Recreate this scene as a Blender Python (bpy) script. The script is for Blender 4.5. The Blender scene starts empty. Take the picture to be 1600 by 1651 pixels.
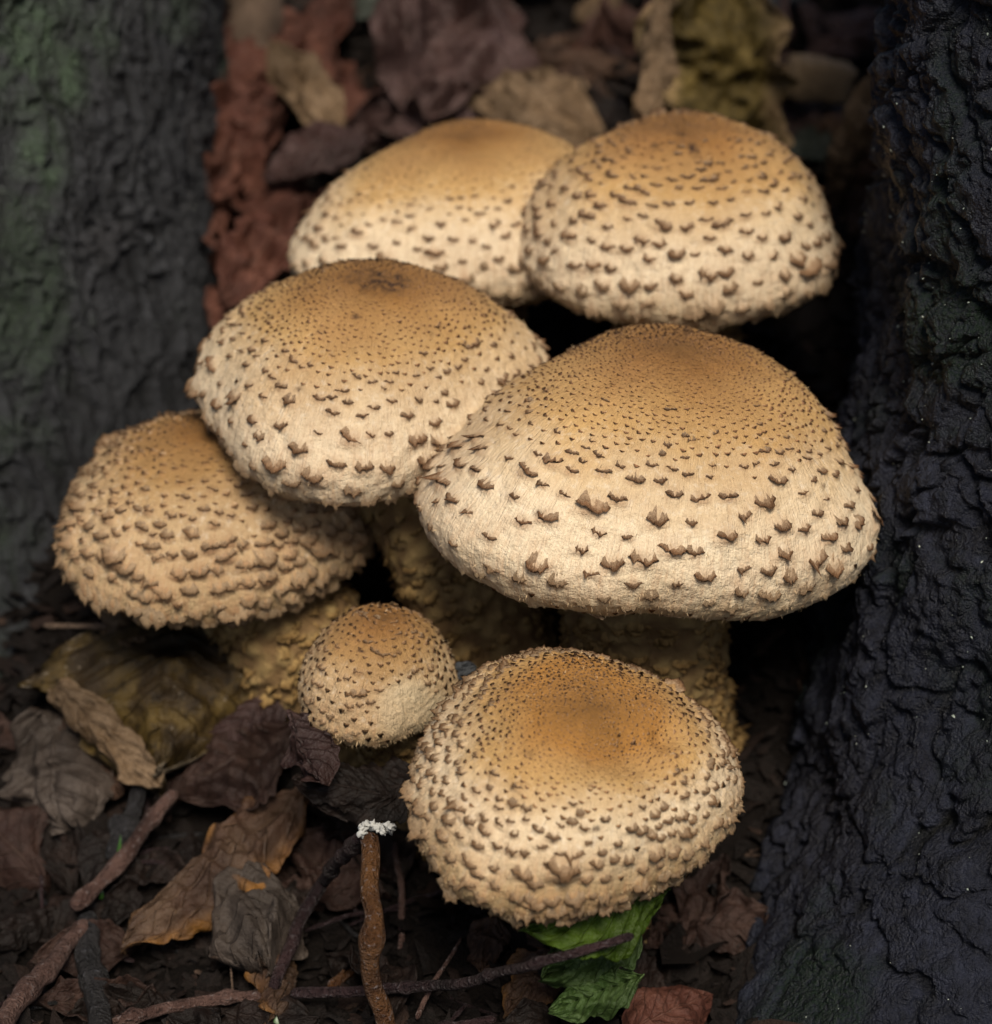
import bpy, math, random
import numpy as np
from mathutils import Matrix, Vector

# ------------------------------------------------------------------ camera, light, exposure
# working unit below: centimetres; S turns them into metres
S = 0.01
K, D, PITCH = 0.011, 45.0, math.radians(30)          # cm per photo pixel at distance D (cm)
FW = np.array([0, math.cos(PITCH), -math.sin(PITCH)])
UP = np.array([0, math.sin(PITCH), math.cos(PITCH)])
RT = np.array([1.0, 0, 0])
TG = np.array([0, 0, 6.3])
scene = bpy.context.scene
col = scene.collection

cam_data = bpy.data.cameras.new('camera')
cam = bpy.data.objects.new('camera', cam_data)
col.objects.link(cam)
cam_data.sensor_fit = 'HORIZONTAL'
cam_data.sensor_width = 36
cam_data.lens = 36 * D / (1600 * K)
cam_data.clip_start = 0.01
cam_data.clip_end = 400
cpos = (TG - FW * D) * S
cam.matrix_world = Matrix(((1, 0, 0, cpos[0]), (0, UP[1], -FW[1], cpos[1]), (0, UP[2], -FW[2], cpos[2]), (0, 0, 0, 1)))
cam_data.dof.use_dof = True
cam_data.dof.focus_distance = (D - 3.2) * S
cam_data.dof.aperture_fstop = 15
scene.camera = cam

SUN_EL, SUN_AZ = math.radians(55), math.radians(172)     # azimuth from +Y towards +X: the light comes from behind the camera
sun_dir = Vector((math.sin(SUN_AZ) * math.cos(SUN_EL), math.cos(SUN_AZ) * math.cos(SUN_EL), math.sin(SUN_EL)))
world = bpy.data.worlds.new('World')
scene.world = world
world.use_nodes = True
wn = world.node_tree
wn.nodes.clear()
sky = wn.nodes.new('ShaderNodeTexSky')
sky.sky_type = 'NISHITA'
sky.sun_disc = False
sky.sun_elevation = SUN_EL
sky.sun_rotation = SUN_AZ
sky.air_density = 1.0
sky.dust_density = 3.0
bg = wn.nodes.new('ShaderNodeBackground')
bg.inputs['Strength'].default_value = 0.05
wo = wn.nodes.new('ShaderNodeOutputWorld')
wn.links.new(sky.outputs[0], bg.inputs[0])
wn.links.new(bg.outputs[0], wo.inputs[0])
sun_data = bpy.data.lights.new('sun', 'SUN')
sun_data.energy = 2.8
sun_data.angle = math.radians(20)
sun_data.color = (1.0, 0.91, 0.77)
sun = bpy.data.objects.new('sun', sun_data)
sun.rotation_euler = (-sun_dir).to_track_quat('-Z', 'Y').to_euler()
sun.location = sun_dir * 3
col.objects.link(sun)

scene.view_settings.view_transform = 'Standard'
scene.view_settings.look = 'None'
scene.view_settings.gamma = 1
scene.view_settings.exposure = 0.68
scene.view_settings.use_curve_mapping = False
scene.cycles.use_denoising = True
scene.cycles.max_bounces = 6

# ------------------------------------------------------------------ helpers
rng = np.random.default_rng(7)


def P(px, py, d):
    k = K * (D + d) / D
    return TG + FW * d + RT * (px - 800) * k + UP * (825.5 - py) * k


def _hash(ix, iy, iz, seed):
    h = (ix.astype(np.int64) * 374761393 + iy.astype(np.int64) * 668265263 + iz.astype(np.int64) * 1274126177 + seed * 974634777) & 0xffffffff
    h = ((h ^ (h >> 13)) * 1103515245) & 0xffffffff
    h = ((h ^ (h >> 16)) * 2246822519) & 0xffffffff
    return (h ^ (h >> 15)) / 4294967295.0


def vnoise(p, seed=0):
    p = np.asarray(p, float)
    i = np.floor(p).astype(np.int64)
    f = p - i
    f = f * f * f * (f * (f * 6 - 15) + 10)
    x, y, z = i[..., 0], i[..., 1], i[..., 2]
    r = 0
    for a in (0, 1):
        for b in (0, 1):
            for c in (0, 1):
                w = (f[..., 0] if a else 1 - f[..., 0]) * (f[..., 1] if b else 1 - f[..., 1]) * (f[..., 2] if c else 1 - f[..., 2])
                r = r + w * _hash(x + a, y + b, z + c, seed)
    return r * 2 - 1


def fbm(p, octv=4, seed=0, gain=0.5):
    r, a = 0, 1.0
    p = np.asarray(p, float)
    for o in range(octv):
        r = r + a * vnoise(p * 2 ** o + 17.3 * o, seed + o)
        a *= gain
    return r


def worley(p, seed=0):
    p = np.asarray(p, float)
    i = np.floor(p).astype(np.int64)
    f1 = np.full(p.shape[:-1], 9.0)
    f2 = f1.copy()
    cid = np.zeros_like(f1)
    for a in (-1, 0, 1):
        for b in (-1, 0, 1):
            for c in (-1, 0, 1):
                x, y, z = i[..., 0] + a, i[..., 1] + b, i[..., 2] + c
                q = np.stack([x + _hash(x, y, z, seed), y + _hash(x, y, z, seed + 1), z + _hash(x, y, z, seed + 2)], -1)
                dd = np.sqrt(((q - p) ** 2).sum(-1))
                h = _hash(x, y, z, seed + 3)
                n1 = dd < f1
                f2 = np.where(n1, f1, np.minimum(f2, dd))
                cid = np.where(n1, h, cid)
                f1 = np.where(n1, dd, f1)
    return f1, f2, cid


def sstep(a, b, x):
    t = np.clip((x - a) / (b - a), 0, 1)
    return t * t * (3 - 2 * t)


def mesh_data(name, V, F, mat, attrs=None, smooth=True):
    """V (n,3) in cm, F (m,3|4) ints"""
    V = np.asarray(V, np.float32) * S
    F = np.asarray(F, np.int32)
    me = bpy.data.meshes.new(name)
    n, k = F.shape
    me.vertices.add(len(V))
    me.vertices.foreach_set('co', V.ravel())
    me.loops.add(n * k)
    me.loops.foreach_set('vertex_index', F.ravel())
    me.polygons.add(n)
    me.polygons.foreach_set('loop_start', np.arange(0, n * k, k, dtype=np.int32))
    me.polygons.foreach_set('loop_total', np.full(n, k, np.int32))
    if smooth:
        me.polygons.foreach_set('use_smooth', np.ones(n, bool))
    me.update(calc_edges=True)
    me.validate()
    for an, val in (attrs or {}).items():
        val = np.asarray(val, np.float32)
        if val.ndim == 1:
            at = me.attributes.new(an, 'FLOAT', 'POINT')
            at.data.foreach_set('value', val)
        else:
            at = me.attributes.new(an, 'FLOAT_VECTOR', 'POINT')
            at.data.foreach_set('vector', val.ravel())
    if mat:
        me.materials.append(mat)
    return me


def link(name, me, parent=None, loc=None):
    o = bpy.data.objects.new(name, me)
    col.objects.link(o)
    if parent is not None:
        o.parent = parent
    if loc is not None:
        o.location = Vector(np.asarray(loc, float) * S)
    return o


def tag(o, label=None, cat=None, group=None, kind=None):
    if label: o['label'] = label
    if cat: o['category'] = cat
    if group: o['group'] = group
    if kind: o['kind'] = kind
    return o


def grid_faces(nu, nv, wrap=False):
    """rows nu, columns nv; wrap joins the last column to the first"""
    i = np.arange(nu - 1)[:, None]
    j = np.arange(nv if wrap else nv - 1)[None]
    j2 = (j + 1) % nv
    return np.stack([i * nv + j, i * nv + j2, (i + 1) * nv + j2, (i + 1) * nv + j], -1).reshape(-1, 4)


# ------------------------------------------------------------------ material helper
class NT:
    def __init__(s, name):
        s.m = bpy.data.materials.new(name)
        s.m.use_nodes = True
        s.t = s.m.node_tree
        s.b = s.t.nodes['Principled BSDF']
        s.out = s.t.nodes['Material Output']

    def n(s, typ, **kw):
        o = s.t.nodes.new(typ)
        for k, v in kw.items():
            setattr(o, k, v)
        return o

    def l(s, a, b):
        s.t.links.new(a, b)

    def setin(s, sock, v):
        if hasattr(v, 'links'):
            s.l(v, sock)
        else:
            sock.default_value = v

    def attr(s, name):
        o = s.n('ShaderNodeAttribute')
        o.attribute_name = name
        return o

    def noise(s, vec, scale, detail=4, rough=0.55, dist=0):
        o = s.n('ShaderNodeTexNoise')
        s.l(vec, o.inputs['Vector'])
        o.inputs['Scale'].default_value = scale
        o.inputs['Detail'].default_value = detail
        o.inputs['Roughness'].default_value = rough
        o.inputs['Distortion'].default_value = dist
        return o.outputs['Fac']

    def math(s, op, a, b=0.0, c=0.0, clamp=False):
        o = s.n('ShaderNodeMath', operation=op)
        o.use_clamp = clamp
        s.setin(o.inputs[0], a)
        s.setin(o.inputs[1], b)
        s.setin(o.inputs[2], c)
        return o.outputs[0]

    def rng(s, v, a, b, c=0.0, d=1.0, smooth=False):
        o = s.n('ShaderNodeMapRange')
        if smooth: o.interpolation_type = 'SMOOTHSTEP'
        s.setin(o.inputs[0], v)
        for k, q in zip((1, 2, 3, 4), (a, b, c, d)):
            o.inputs[k].default_value = q
        return o.outputs[0]

    def mix(s, fac, a, b, mode='MIX'):
        o = s.n('ShaderNodeMix', data_type='RGBA', blend_type=mode)
        s.setin(o.inputs[0], fac)
        for sock, v in ((o.inputs[6], a), (o.inputs[7], b)):
            s.setin(sock, v if hasattr(v, 'links') else (*v, 1))
        return o.outputs[2]

    def ramp(s, fac, stops):
        o = s.n('ShaderNodeValToRGB')
        s.setin(o.inputs[0], fac)
        e = o.color_ramp.elements
        while len(e) < len(stops): e.new(0.5)
        for k, (p, c) in enumerate(stops):
            e[k].position = p
            e[k].color = (*c, 1)
        return o.outputs[0]

    def scale(s, vec, xyz):
        o = s.n('ShaderNodeVectorMath', operation='MULTIPLY')
        s.l(vec, o.inputs[0])
        o.inputs[1].default_value = xyz
        return o.outputs[0]

    def bump(s, h, dist, strength=1.0, normal=None):
        o = s.n('ShaderNodeBump')
        s.l(h, o.inputs['Height'])
        o.inputs['Distance'].default_value = dist
        o.inputs['Strength'].default_value = strength
        if normal is not None: s.l(normal, o.inputs['Normal'])
        return o.outputs['Normal']

    def obj(s):
        return s.n('ShaderNodeTexCoord').outputs['Object']


def mul(c, k):
    return tuple(x * k for x in c)


# ------------------------------------------------------------------ ground
def ground_z(x, y):
    x = np.asarray(x, float); y = np.asarray(y, float)
    t = np.clip(y + 1.5, 0, None)
    z = 0.42 * np.where(t < 30, t, 30 + 8 * (1 - np.exp(-(t - 30) / 8)))
    near = np.exp(-((x / 30) ** 2 + ((y - 3) / 30) ** 2))
    p = np.stack([x, y, np.zeros_like(x)], -1)
    z = z + near * (0.55 * fbm(p / 4.0, 3, 3) + 0.22 * fbm(p / 0.9, 3, 9)) + (1 - near) * 1.5 * fbm(p / 40.0, 3, 5)
    return z - 0.3


def G(px, py, h=0.0):
    """the point where the view ray through a photo pixel meets the ground (raised by h)"""
    lo, hi = -25.0, 40.0
    for _ in range(22):
        m = (lo + hi) / 2
        q = P(px, py, m)
        if q[2] > ground_z(q[0], q[1]) + h: lo = m
        else: hi = m
    return P(px, py, lo)


def make_ground():
    def axis(c, near, n, far, nf):
        a = np.linspace(-near, near, n)
        b = near * (far / near) ** (np.arange(1, nf + 1) / nf)
        return np.r_[-b[::-1], a, b] + c
    xs = axis(0, 26, 260, 6000, 26)
    ys = axis(4, 26, 260, 6000, 26)
    X, Y = np.meshgrid(xs, ys)
    Z = ground_z(X, Y)
    m = NT('soil')
    o = m.obj()
    n1 = m.noise(o, 120, 6, 0.65)
    n2 = m.noise(o, 700, 4, 0.6)
    c = m.mix(n1, (0.002, 0.0014, 0.0012), (0.007, 0.0045, 0.0033))
    m.l(m.mix(m.rng(n2, .45, .7), c, (0.006, 0.004, 0.003)), m.b.inputs['Base Color'])
    m.b.inputs['Roughness'].default_value = 0.85
    m.b.inputs['Specular IOR Level'].default_value = 0.12
    m.l(m.bump(m.math('ADD', n1, n2), 0.004, 0.8), m.b.inputs['Normal'])
    me = mesh_data('ground', np.stack([X, Y, Z], -1).reshape(-1, 3), grid_faces(len(ys), len(xs)), m.m)
    tag(link('ground', me), kind='structure')


make_ground()


# ------------------------------------------------------------------ trees
def bark_material(name, base, crack, moss, moss_amt, plate, rough):
    m = NT(name)
    o = m.obj()
    st = m.scale(o, (1, 1, 0.35))
    n1 = m.noise(o, 60, 6, 0.65)
    n2 = m.noise(st, 420, 5, 0.65)
    n3 = m.noise(o, 25, 4, 0.6, 0.6)
    n4 = m.noise(o, 1500, 3, 0.6)
    h = m.attr('h').outputs['Fac']
    c = m.mix(n1, base, plate)
    c = m.mix(m.rng(n2, .35, .75), c, mul(base, 0.45))
    n5 = m.noise(o, 14, 4, .6, .4)
    c = m.mix(m.rng(n5, .42, .62, 0, .65), c, mul(base, 1.3))
    c = m.mix(m.rng(n5, .42, .25, 0, .35), c, (base[0] * 2.2, base[0] * 1.5, base[0] * 1.3))
    c = m.mix(m.rng(h, .45, .1), c, crack)
    mo = m.math('MULTIPLY', m.rng(n3, .5, .68, smooth=True), m.rng(n4, .3, .6), clamp=True)
    c = m.mix(m.math('MULTIPLY', mo, moss_amt), c, moss)
    patch = m.attr('patch').outputs['Fac']
    c = m.mix(m.math('MULTIPLY', patch, m.rng(n4, .25, .5), clamp=True), c, mul(moss, 1.6))
    m.l(c, m.b.inputs['Base Color'])
    m.l(m.rng(n1, .3, .7, rough - .12, rough + .15), m.b.inputs['Roughness'])
    m.b.inputs['Specular IOR Level'].default_value = 0.22
    hh = m.math('ADD', m.math('MULTIPLY', n2, 1.0), m.math('MULTIPLY', n4, .5))
    m.l(m.bump(hh, 0.0022, 0.9), m.b.inputs['Normal'])
    return m.m


def make_tree(label, cx, cy, R, lean, flare, seed, mat, cell, amp, patches, dense_dir, z_top=75, fleck_n=0, nth=620, stretch=2.0, plates=.6):
    root = link('tree', None, None, (cx, cy, 0))
    tag(root, label, 'tree')
    # angular spacing: dense on the side that faces the mushrooms
    a = np.linspace(-1, 1, nth, endpoint=False)
    th = dense_dir + np.pi * (0.45 * a + 0.55 * np.sign(a) * np.abs(a) ** 3.2)
    zs = np.r_[np.linspace(-4, 17, 430), 17 + (z_top - 17) * (np.arange(1, 60) / 59.0) ** 1.5]
    TH, Z = np.meshgrid(th, zs)
    fl = 0
    for (ang, am, wid, hz) in flare:
        dth = (TH - ang + np.pi) % (2 * np.pi) - np.pi
        fl = fl + am * np.exp(-(dth / wid) ** 2) * np.exp(-np.clip(Z + 1, 0, None) / hz)
    rad = R + fl
    ax = cx + lean[0] * Z
    ay = cy + lean[1] * Z
    p = np.stack([ax + np.cos(TH) * R, ay + np.sin(TH) * R, Z], -1)
    w = p + 0.9 * np.stack([fbm(p / 3, 2, seed + 5), fbm(p / 3, 2, seed + 6), fbm(p / 3, 2, seed + 7)], -1)
    w = w + 0.2 * np.stack([fbm(p / .5, 2, seed + 8), fbm(p / .5, 2, seed + 9), fbm(p / .5, 2, seed + 10)], -1)
    st3 = np.array([1, 1, stretch])
    f1, f2, cid = worley(w / (cell * st3), seed)
    crack = sstep(0.0, 0.10, f2 - f1)
    g1, g2, gid = worley(w / (cell * .4 * np.array([1, 1, .6 + stretch * .4])) + 40, seed + 11)
    crack2 = sstep(0.0, 0.10, g2 - g1)
    ridge = 1 - np.abs(vnoise(w / (np.array([1.1, 1.1, 1.1 * stretch]) * cell * .45), seed + 15))
    ridge2 = 1 - np.abs(vnoise(w / (np.array([.5, .5, .5 * stretch]) * cell * .4), seed + 16))
    h = plates * (crack * (.55 + .45 * cid) + .35 * crack2 * (.5 + .5 * gid)) + (1 - plates) * (.8 * ridge ** 2 + .35 * ridge2)
    lump = fbm(p / np.array([3.2, 3.2, 3.2 * (.6 + .5 * stretch)]), 3, seed + 20)
    disp = amp * h + 1.1 * amp * lump + .22 * amp * fbm(p / np.array([.3, .3, .3 * (.5 + .5 * stretch)]), 3, seed + 30)
    rad = rad + disp
    V = np.stack([ax + np.cos(TH) * rad - cx, ay + np.sin(TH) * rad - cy, Z], -1)
    patch = np.zeros_like(Z)
    for (pt, rx, rz) in patches:
        dd = ((V[..., 0] + cx - pt[0]) / rx) ** 2 + ((V[..., 1] + cy - pt[1]) / (rx * 2)) ** 2 + ((V[..., 2] - pt[2]) / rz) ** 2
        patch = np.maximum(patch, np.exp(-dd ** 1.5) * (0.7 + 0.6 * fbm(p / .35, 2, seed + 50)))
    me = mesh_data('trunk', V.reshape(-1, 3), grid_faces(len(zs), nth, True)[:, ::-1], mat,
                   {'h': np.clip(h / 1.2, 0, 1).ravel(), 'patch': np.clip(patch, 0, 1).ravel()})
    t = link('trunk', me, root)
    if fleck_n:  # tiny pale flecks scattered in clusters over the bark
        r2 = np.random.default_rng(seed)
        vv = V[:430]
        ii = r2.integers(2, 428, fleck_n * 6)
        jj = r2.integers(2, nth - 2, fleck_n * 6)
        keep = (np.abs(a[jj]) < .75) & (vnoise(p[ii, jj] / 1.6, seed + 60) + .6 * r2.normal(size=len(ii)) > .45)
        ii, jj = ii[keep][:fleck_n], jj[keep][:fleck_n]
        c0 = vv[ii, jj]
        e1 = vv[ii, jj + 1] - c0
        e2 = vv[ii + 1, jj] - c0
        nn = np.cross(e1, e2); nn /= np.linalg.norm(nn, axis=1)[:, None] + 1e-9
        nn *= np.sign((nn * np.stack([np.cos(th[jj]), np.sin(th[jj]), 0 * th[jj]], -1)).sum(1))[:, None]
        e1 /= np.linalg.norm(e1, axis=1)[:, None]; e2 = np.cross(nn, e1)
        sz = np.exp(r2.normal(-4.35, .5, len(ii)))
        VV, FF = [], []
        for k in range(5):
            an = 2 * np.pi * k / 5 + r2.uniform(0, .9, len(ii))
            rr = sz * r2.uniform(.5, 1.4, len(ii))
            VV.append(c0 + nn * .012 + e1 * (np.cos(an) * rr)[:, None] + e2 * (np.sin(an) * rr)[:, None])
        VV.append(c0 + nn * (.02 + sz * .5)[:, None])
        V2 = np.stack(VV, 1).reshape(-1, 3)
        b0 = np.arange(len(ii))[:, None] * 6
        FF = np.stack([np.stack([b0[:, 0] + k, b0[:, 0] + (k + 1) % 5, b0[:, 0] + 5], -1) for k in range(5)], 1).reshape(-1, 3)
        fo = link('pale_flecks', mesh_data('pale_flecks', V2, FF, fleck_mat), t)
        fo['kind'] = 'stuff'
    return root


fm = NT('pale_fleck')
fm.l(fm.mix(fm.noise(fm.obj(), 90), (0.10, 0.16, 0.15), (0.34, 0.34, 0.28)), fm.b.inputs['Base Color'])
fm.b.inputs['Roughness'].default_value = 0.4
fleck_mat = fm.m
bark_dark = bark_material('wet_dark_bark', (0.005, 0.0055, 0.0078), (0.0018, 0.0018, 0.0018), (0.005, 0.012, 0.006), 0.9, (0.026, 0.030, 0.052), 0.45)
bark_grey = bark_material('grey_mossy_bark', (0.012, 0.0125, 0.0145), (0.003, 0.003, 0.003), (0.034, 0.050, 0.032), 0.9, (0.072, 0.075, 0.083), 0.65)

make_tree('tree trunk with wet blackish cracked bark and pale specks', 15.6, 3.0, 8.6, (0.035, 0.10),
          [(math.radians(222), 5.2, .36, 4.6), (math.radians(262), 5.4, .5, 4.4), (math.radians(170), 1.0, .5, 3)], 31, bark_dark, 1.35, 0.5,
          [], math.radians(212), fleck_n=1100, stretch=1.7, plates=.7)
make_tree('tree trunk with grey green mossy bark', -16.2, 12.5, 9.8, (-0.02, 0.22),
          [(math.radians(300), 4.0, .8, 3.0), (math.radians(345), 1.0, .5, 2.5)], 77, bark_grey, 0.62, 0.27,
          [(P(178, 55, 5), .40, .85), (P(115, 130, 5), .35, .6), (P(40, 60, 5), 1.0, 1.6), (P(60, 250, 5), .5, .9), (P(210, 700, 3), .5, .3)], math.radians(302), fleck_n=160, stretch=6.0, plates=.15)


# ------------------------------------------------------------------ mushrooms
def cap_material(name, disc, mid, cream, rim, scale_col, r):
    m = NT(name)
    fib = m.attr('fib').outputs['Vector']
    s = m.attr('s').outputs['Fac']
    o = m.obj()
    big = m.noise(o, 70, 4, 0.6)
    sn = m.math('ADD', s, m.math('MULTIPLY', m.math('SUBTRACT', big, 0.5), 0.3))
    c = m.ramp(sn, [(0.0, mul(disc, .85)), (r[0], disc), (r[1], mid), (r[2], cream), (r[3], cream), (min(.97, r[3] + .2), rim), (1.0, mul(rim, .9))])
    fn = m.noise(m.scale(fib, (1, 1, 0.09)), 30, 5, 0.65)          # radial fibres
    fn2 = m.noise(m.scale(fib, (1, 1, 0.25)), 9, 4, 0.6)           # broader radial stains
    fine = m.noise(o, 800, 4, 0.6)
    grain = m.noise(o, 2400, 2, 0.5)
    rimk = m.rng(s, .55, .88)
    c = m.mix(m.math('MULTIPLY', m.rng(fn2, .45, .7), m.math('MULTIPLY', rimk, .55)), c, mul(scale_col, 1.8))
    c = m.mix(m.math('MULTIPLY', m.rng(fn, .48, .72), m.rng(s, .4, .9, .08, .55)), c, mul(scale_col, 1.7))
    c = m.mix(m.rng(fine, .54, .72, 0, .45), c, m.mix(.5, c, scale_col))
    c = m.mix(m.rng(grain, .6, .76, 0, .28), c, scale_col)
    c = m.mix(m.math('MULTIPLY', m.rng(fine, .46, .28, 0, .6), m.math('MULTIPLY', m.rng(s, .3, .5), m.rng(s, .85, .66))), c, m.mix(.65, c, (0.88, 0.79, 0.64)))
    pat = m.attr('pat').outputs['Fac']
    pm = m.math('MULTIPLY', pat, m.rng(m.noise(m.scale(fib, (1, 1, 0.16)), 26, 4, .6), .12, .5), clamp=True)
    c = m.mix(pm, c, mul(scale_col, 1.35))
    c = m.mix(m.math('MULTIPLY', m.attr('bald').outputs['Fac'], .85), c, m.mix(fine, (0.50, 0.38, 0.22), (0.68, 0.56, 0.38)))
    stain = m.noise(o, 38, 5, .62)
    c = m.mix(m.rng(stain, .42, .66, 0, .45), c, m.mix(.6, c, mul(scale_col, 1.1)))
    dirt = m.attr('dirt').outputs['Fac']
    c = m.mix(m.math('MULTIPLY', dirt, m.rng(fine, .35, .6), clamp=True), c, (0.05, 0.025, 0.016))
    m.l(c, m.b.inputs['Base Color'])
    m.b.inputs['Roughness'].default_value = 0.75
    m.b.inputs['Specular IOR Level'].default_value = 0.3
    h = m.math('ADD', m.math('MULTIPLY', fn, 1.0), m.math('ADD', m.math('MULTIPLY', fine, .9), m.math('MULTIPLY', grain, .35)))
    m.l(m.bump(h, 0.0008, 0.85), m.b.inputs['Normal'])
    return m.m


def scale_material(name, colr, dark, flesh=(0.66, 0.54, 0.37)):
    m = NT(name)
    t = m.attr('tip').outputs['Fac']
    info = m.n('ShaderNodeObjectInfo')
    oi = info.outputs['Random']
    sep = m.n('ShaderNodeSeparateColor')
    m.l(info.outputs['Color'], sep.inputs[0])
    pale = sep.outputs[0]                                   # object colour red: how pale the scale is
    o = m.obj()
    n = m.noise(m.scale(o, (1, .22, 1)), 900, 4, .65)       # fibres that run down the flap
    n2 = m.noise(o, 260, 2, .5)
    c0 = m.mix(oi, mul(colr, 0.75), mul(colr, 1.3))
    light = m.mix(.5, mul(colr, 2.0), flesh)
    tt = m.math('ADD', t, m.math('MULTIPLY', m.math('SUBTRACT', n, .5), .9))
    c = m.mix(m.rng(tt, .12, .62), light, c0)
    c = m.mix(m.math('MULTIPLY', m.rng(tt, .78, 1.05), m.rng(oi, 0, 1, .3, 1.0)), c, dark)
    c = m.mix(m.rng(n2, .45, .7, 0, .4), c, mul(colr, .55))
    c = m.mix(m.math('MULTIPLY', pale, .75), c, m.mix(n, (0.36, 0.25, 0.13), (0.58, 0.46, 0.30)))
    m.l(c, m.b.inputs['Base Color'])
    m.b.inputs['Roughness'].default_value = 0.85
    m.b.inputs['Specular IOR Level'].default_value = 0.15
    m.l(m.bump(n, 0.0012, 1.0), m.b.inputs['Normal'])
    return m.m


def make_scale_shape(seed):
    """a recurved crescent flap: x across, y towards the margin, z off the cap; unit size, closed wedge"""
    r = np.random.default_rng(seed)
    nx = 11
    x = np.linspace(-1, 1, nx)
    depth = 0.52 + .12 * r.normal()
    skew = .2 * r.normal()
    low = depth * (1 - np.abs(x - skew * (1 - x * x)) ** 1.8) + .05 * r.normal(size=nx)      # smile shaped free edge
    ntip = r.integers(1, 4)
    cen = r.uniform(-.7, .7, ntip) if ntip > 1 else [r.uniform(-.25, .25)]
    lift = 0.26 + 0.06 * r.normal(size=nx) + .14 * np.abs(x) ** 2
    for c in cen:
        k = np.exp(-((x - c) / .13) ** 2)
        low = low + k * r.uniform(.05, .42)
        lift = lift + k * r.uniform(.15, .65)
    topy = -.6 - .2 * r.random() - .35 * (1 - x * x) + .16 * r.normal(size=nx)
    rows, tip = [], []
    for (fy, fz, tt) in ((0.0, -0.25, 0.0), (.42, .12, .25), (.8, .62, .62), (1.0, 1.0, 1.0), (.72, .22, 1.0), (.4, -.2, .8)):
        y = topy + (low - topy) * fy
        z = lift * fz * (1 - .75 * x ** 4) + (.03 * r.normal(size=nx) if 0 < fz < 1 else 0)
        xx = x * (1 - .22 * (1 - fy) * (fz < .9)) * (1 + .1 * (fy > .8))
        if fz < 0: z = np.full(nx, -.2)
        rows.append(np.stack([xx, y, z], -1))
        tip.append(np.full(nx, tt) * (.7 + .3 * np.exp(-((x - cen[0]) / .4) ** 2)))
    V = np.stack(rows)
    return V.reshape(-1, 3), grid_faces(6, nx)[:, ::-1], np.stack(tip).ravel()


SHAPES = [make_scale_shape(100 + k) for k in range(16)]


def profile(n, R, H, p, lip, qe):
    th = np.linspace(0, np.pi / 2, n)
    r = R * np.sin(th)
    z = H * np.clip(1 - np.sin(th) ** p, 0, 1) ** qe
    a = np.linspace(0, 1, n // 3 + 1)[1:] * np.radians(118)
    return np.r_[r, R - lip * .9 * (1 - np.cos(a))], np.r_[z, -lip * np.sin(a)]


def stem_mesh(pts, rad, seed, mat, n_scale, scale_mat, ring=None):
    """pts: world path from base to cap; returns objects (stem with its scales), origin at the base"""
    pts = np.array(pts, float)
    t = np.linspace(0, 1, len(pts))
    nu, nv = 120, 96
    uu = np.linspace(0, 1, nu)
    deg = min(3, len(pts) - 1)
    C = np.stack([np.polyval(np.polyfit(t, pts[:, k], deg), uu) for k in range(3)], -1)
    Rr = np.interp(uu, np.linspace(0, 1, len(rad)), rad)
    tan = np.gradient(C, axis=0); tan /= np.linalg.norm(tan, axis=1)[:, None]
    ex = np.cross(tan, [0, 1, 0.0]); ex /= np.linalg.norm(ex, axis=1)[:, None]
    ey = np.cross(tan, ex)
    ph = np.linspace(0, 2 * np.pi, nv, endpoint=False)
    q = np.stack([np.cos(ph)[None] * Rr[:, None], np.sin(ph)[None] * Rr[:, None], np.repeat((uu * np.linalg.norm(pts[-1] - pts[0]))[:, None], nv, 1)], -1)
    f1, f2, cid = worley(q / np.array([.34, .34, .26]) + seed, seed)
    bump = .13 * (1 - f1) * (.5 + cid) + .05 * fbm(q / .12, 2, seed)
    if ring:
        bump = bump * np.where(uu > ring, .45, 1)[:, None] + .12 * np.exp(-((uu - ring) / .02) ** 2)[:, None] * (1 + .6 * fbm(q / .3, 2, seed + 9))
    rr = Rr[:, None] + bump
    V = C[:, None] + ex[:, None] * (np.cos(ph)[None] * rr)[..., None] + ey[:, None] * (np.sin(ph)[None] * rr)[..., None]
    base = pts[0]
    me = mesh_data('stem', (V - base).reshape(-1, 3), grid_faces(nu, nv, True), mat, {'h': np.clip(1 - f1, 0, 1).ravel()})
    r = np.random.default_rng(seed)
    ii = r.integers(3, nu - 6, n_scale); jj = r.integers(0, nv, n_scale)
    if ring: ii = r.integers(3, int(ring * nu) + 1, n_scale)
    c0 = V[ii, jj] - base
    nrm = (V[ii, jj] - C[ii]); nrm /= np.linalg.norm(nrm, axis=1)[:, None]
    yy = -tan[ii] * 1.0 + .5 * nrm + .25 * r.normal(size=(n_scale, 3)); yy /= np.linalg.norm(yy, axis=1)[:, None]
    xx = np.cross(yy, nrm); xx /= np.linalg.norm(xx, axis=1)[:, None]
    zz = np.cross(xx, yy)
    return me, merge_scales(c0, xx, yy, zz, r.uniform(.09, .19, n_scale), r, scale_mat, 'stem_scales')


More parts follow.
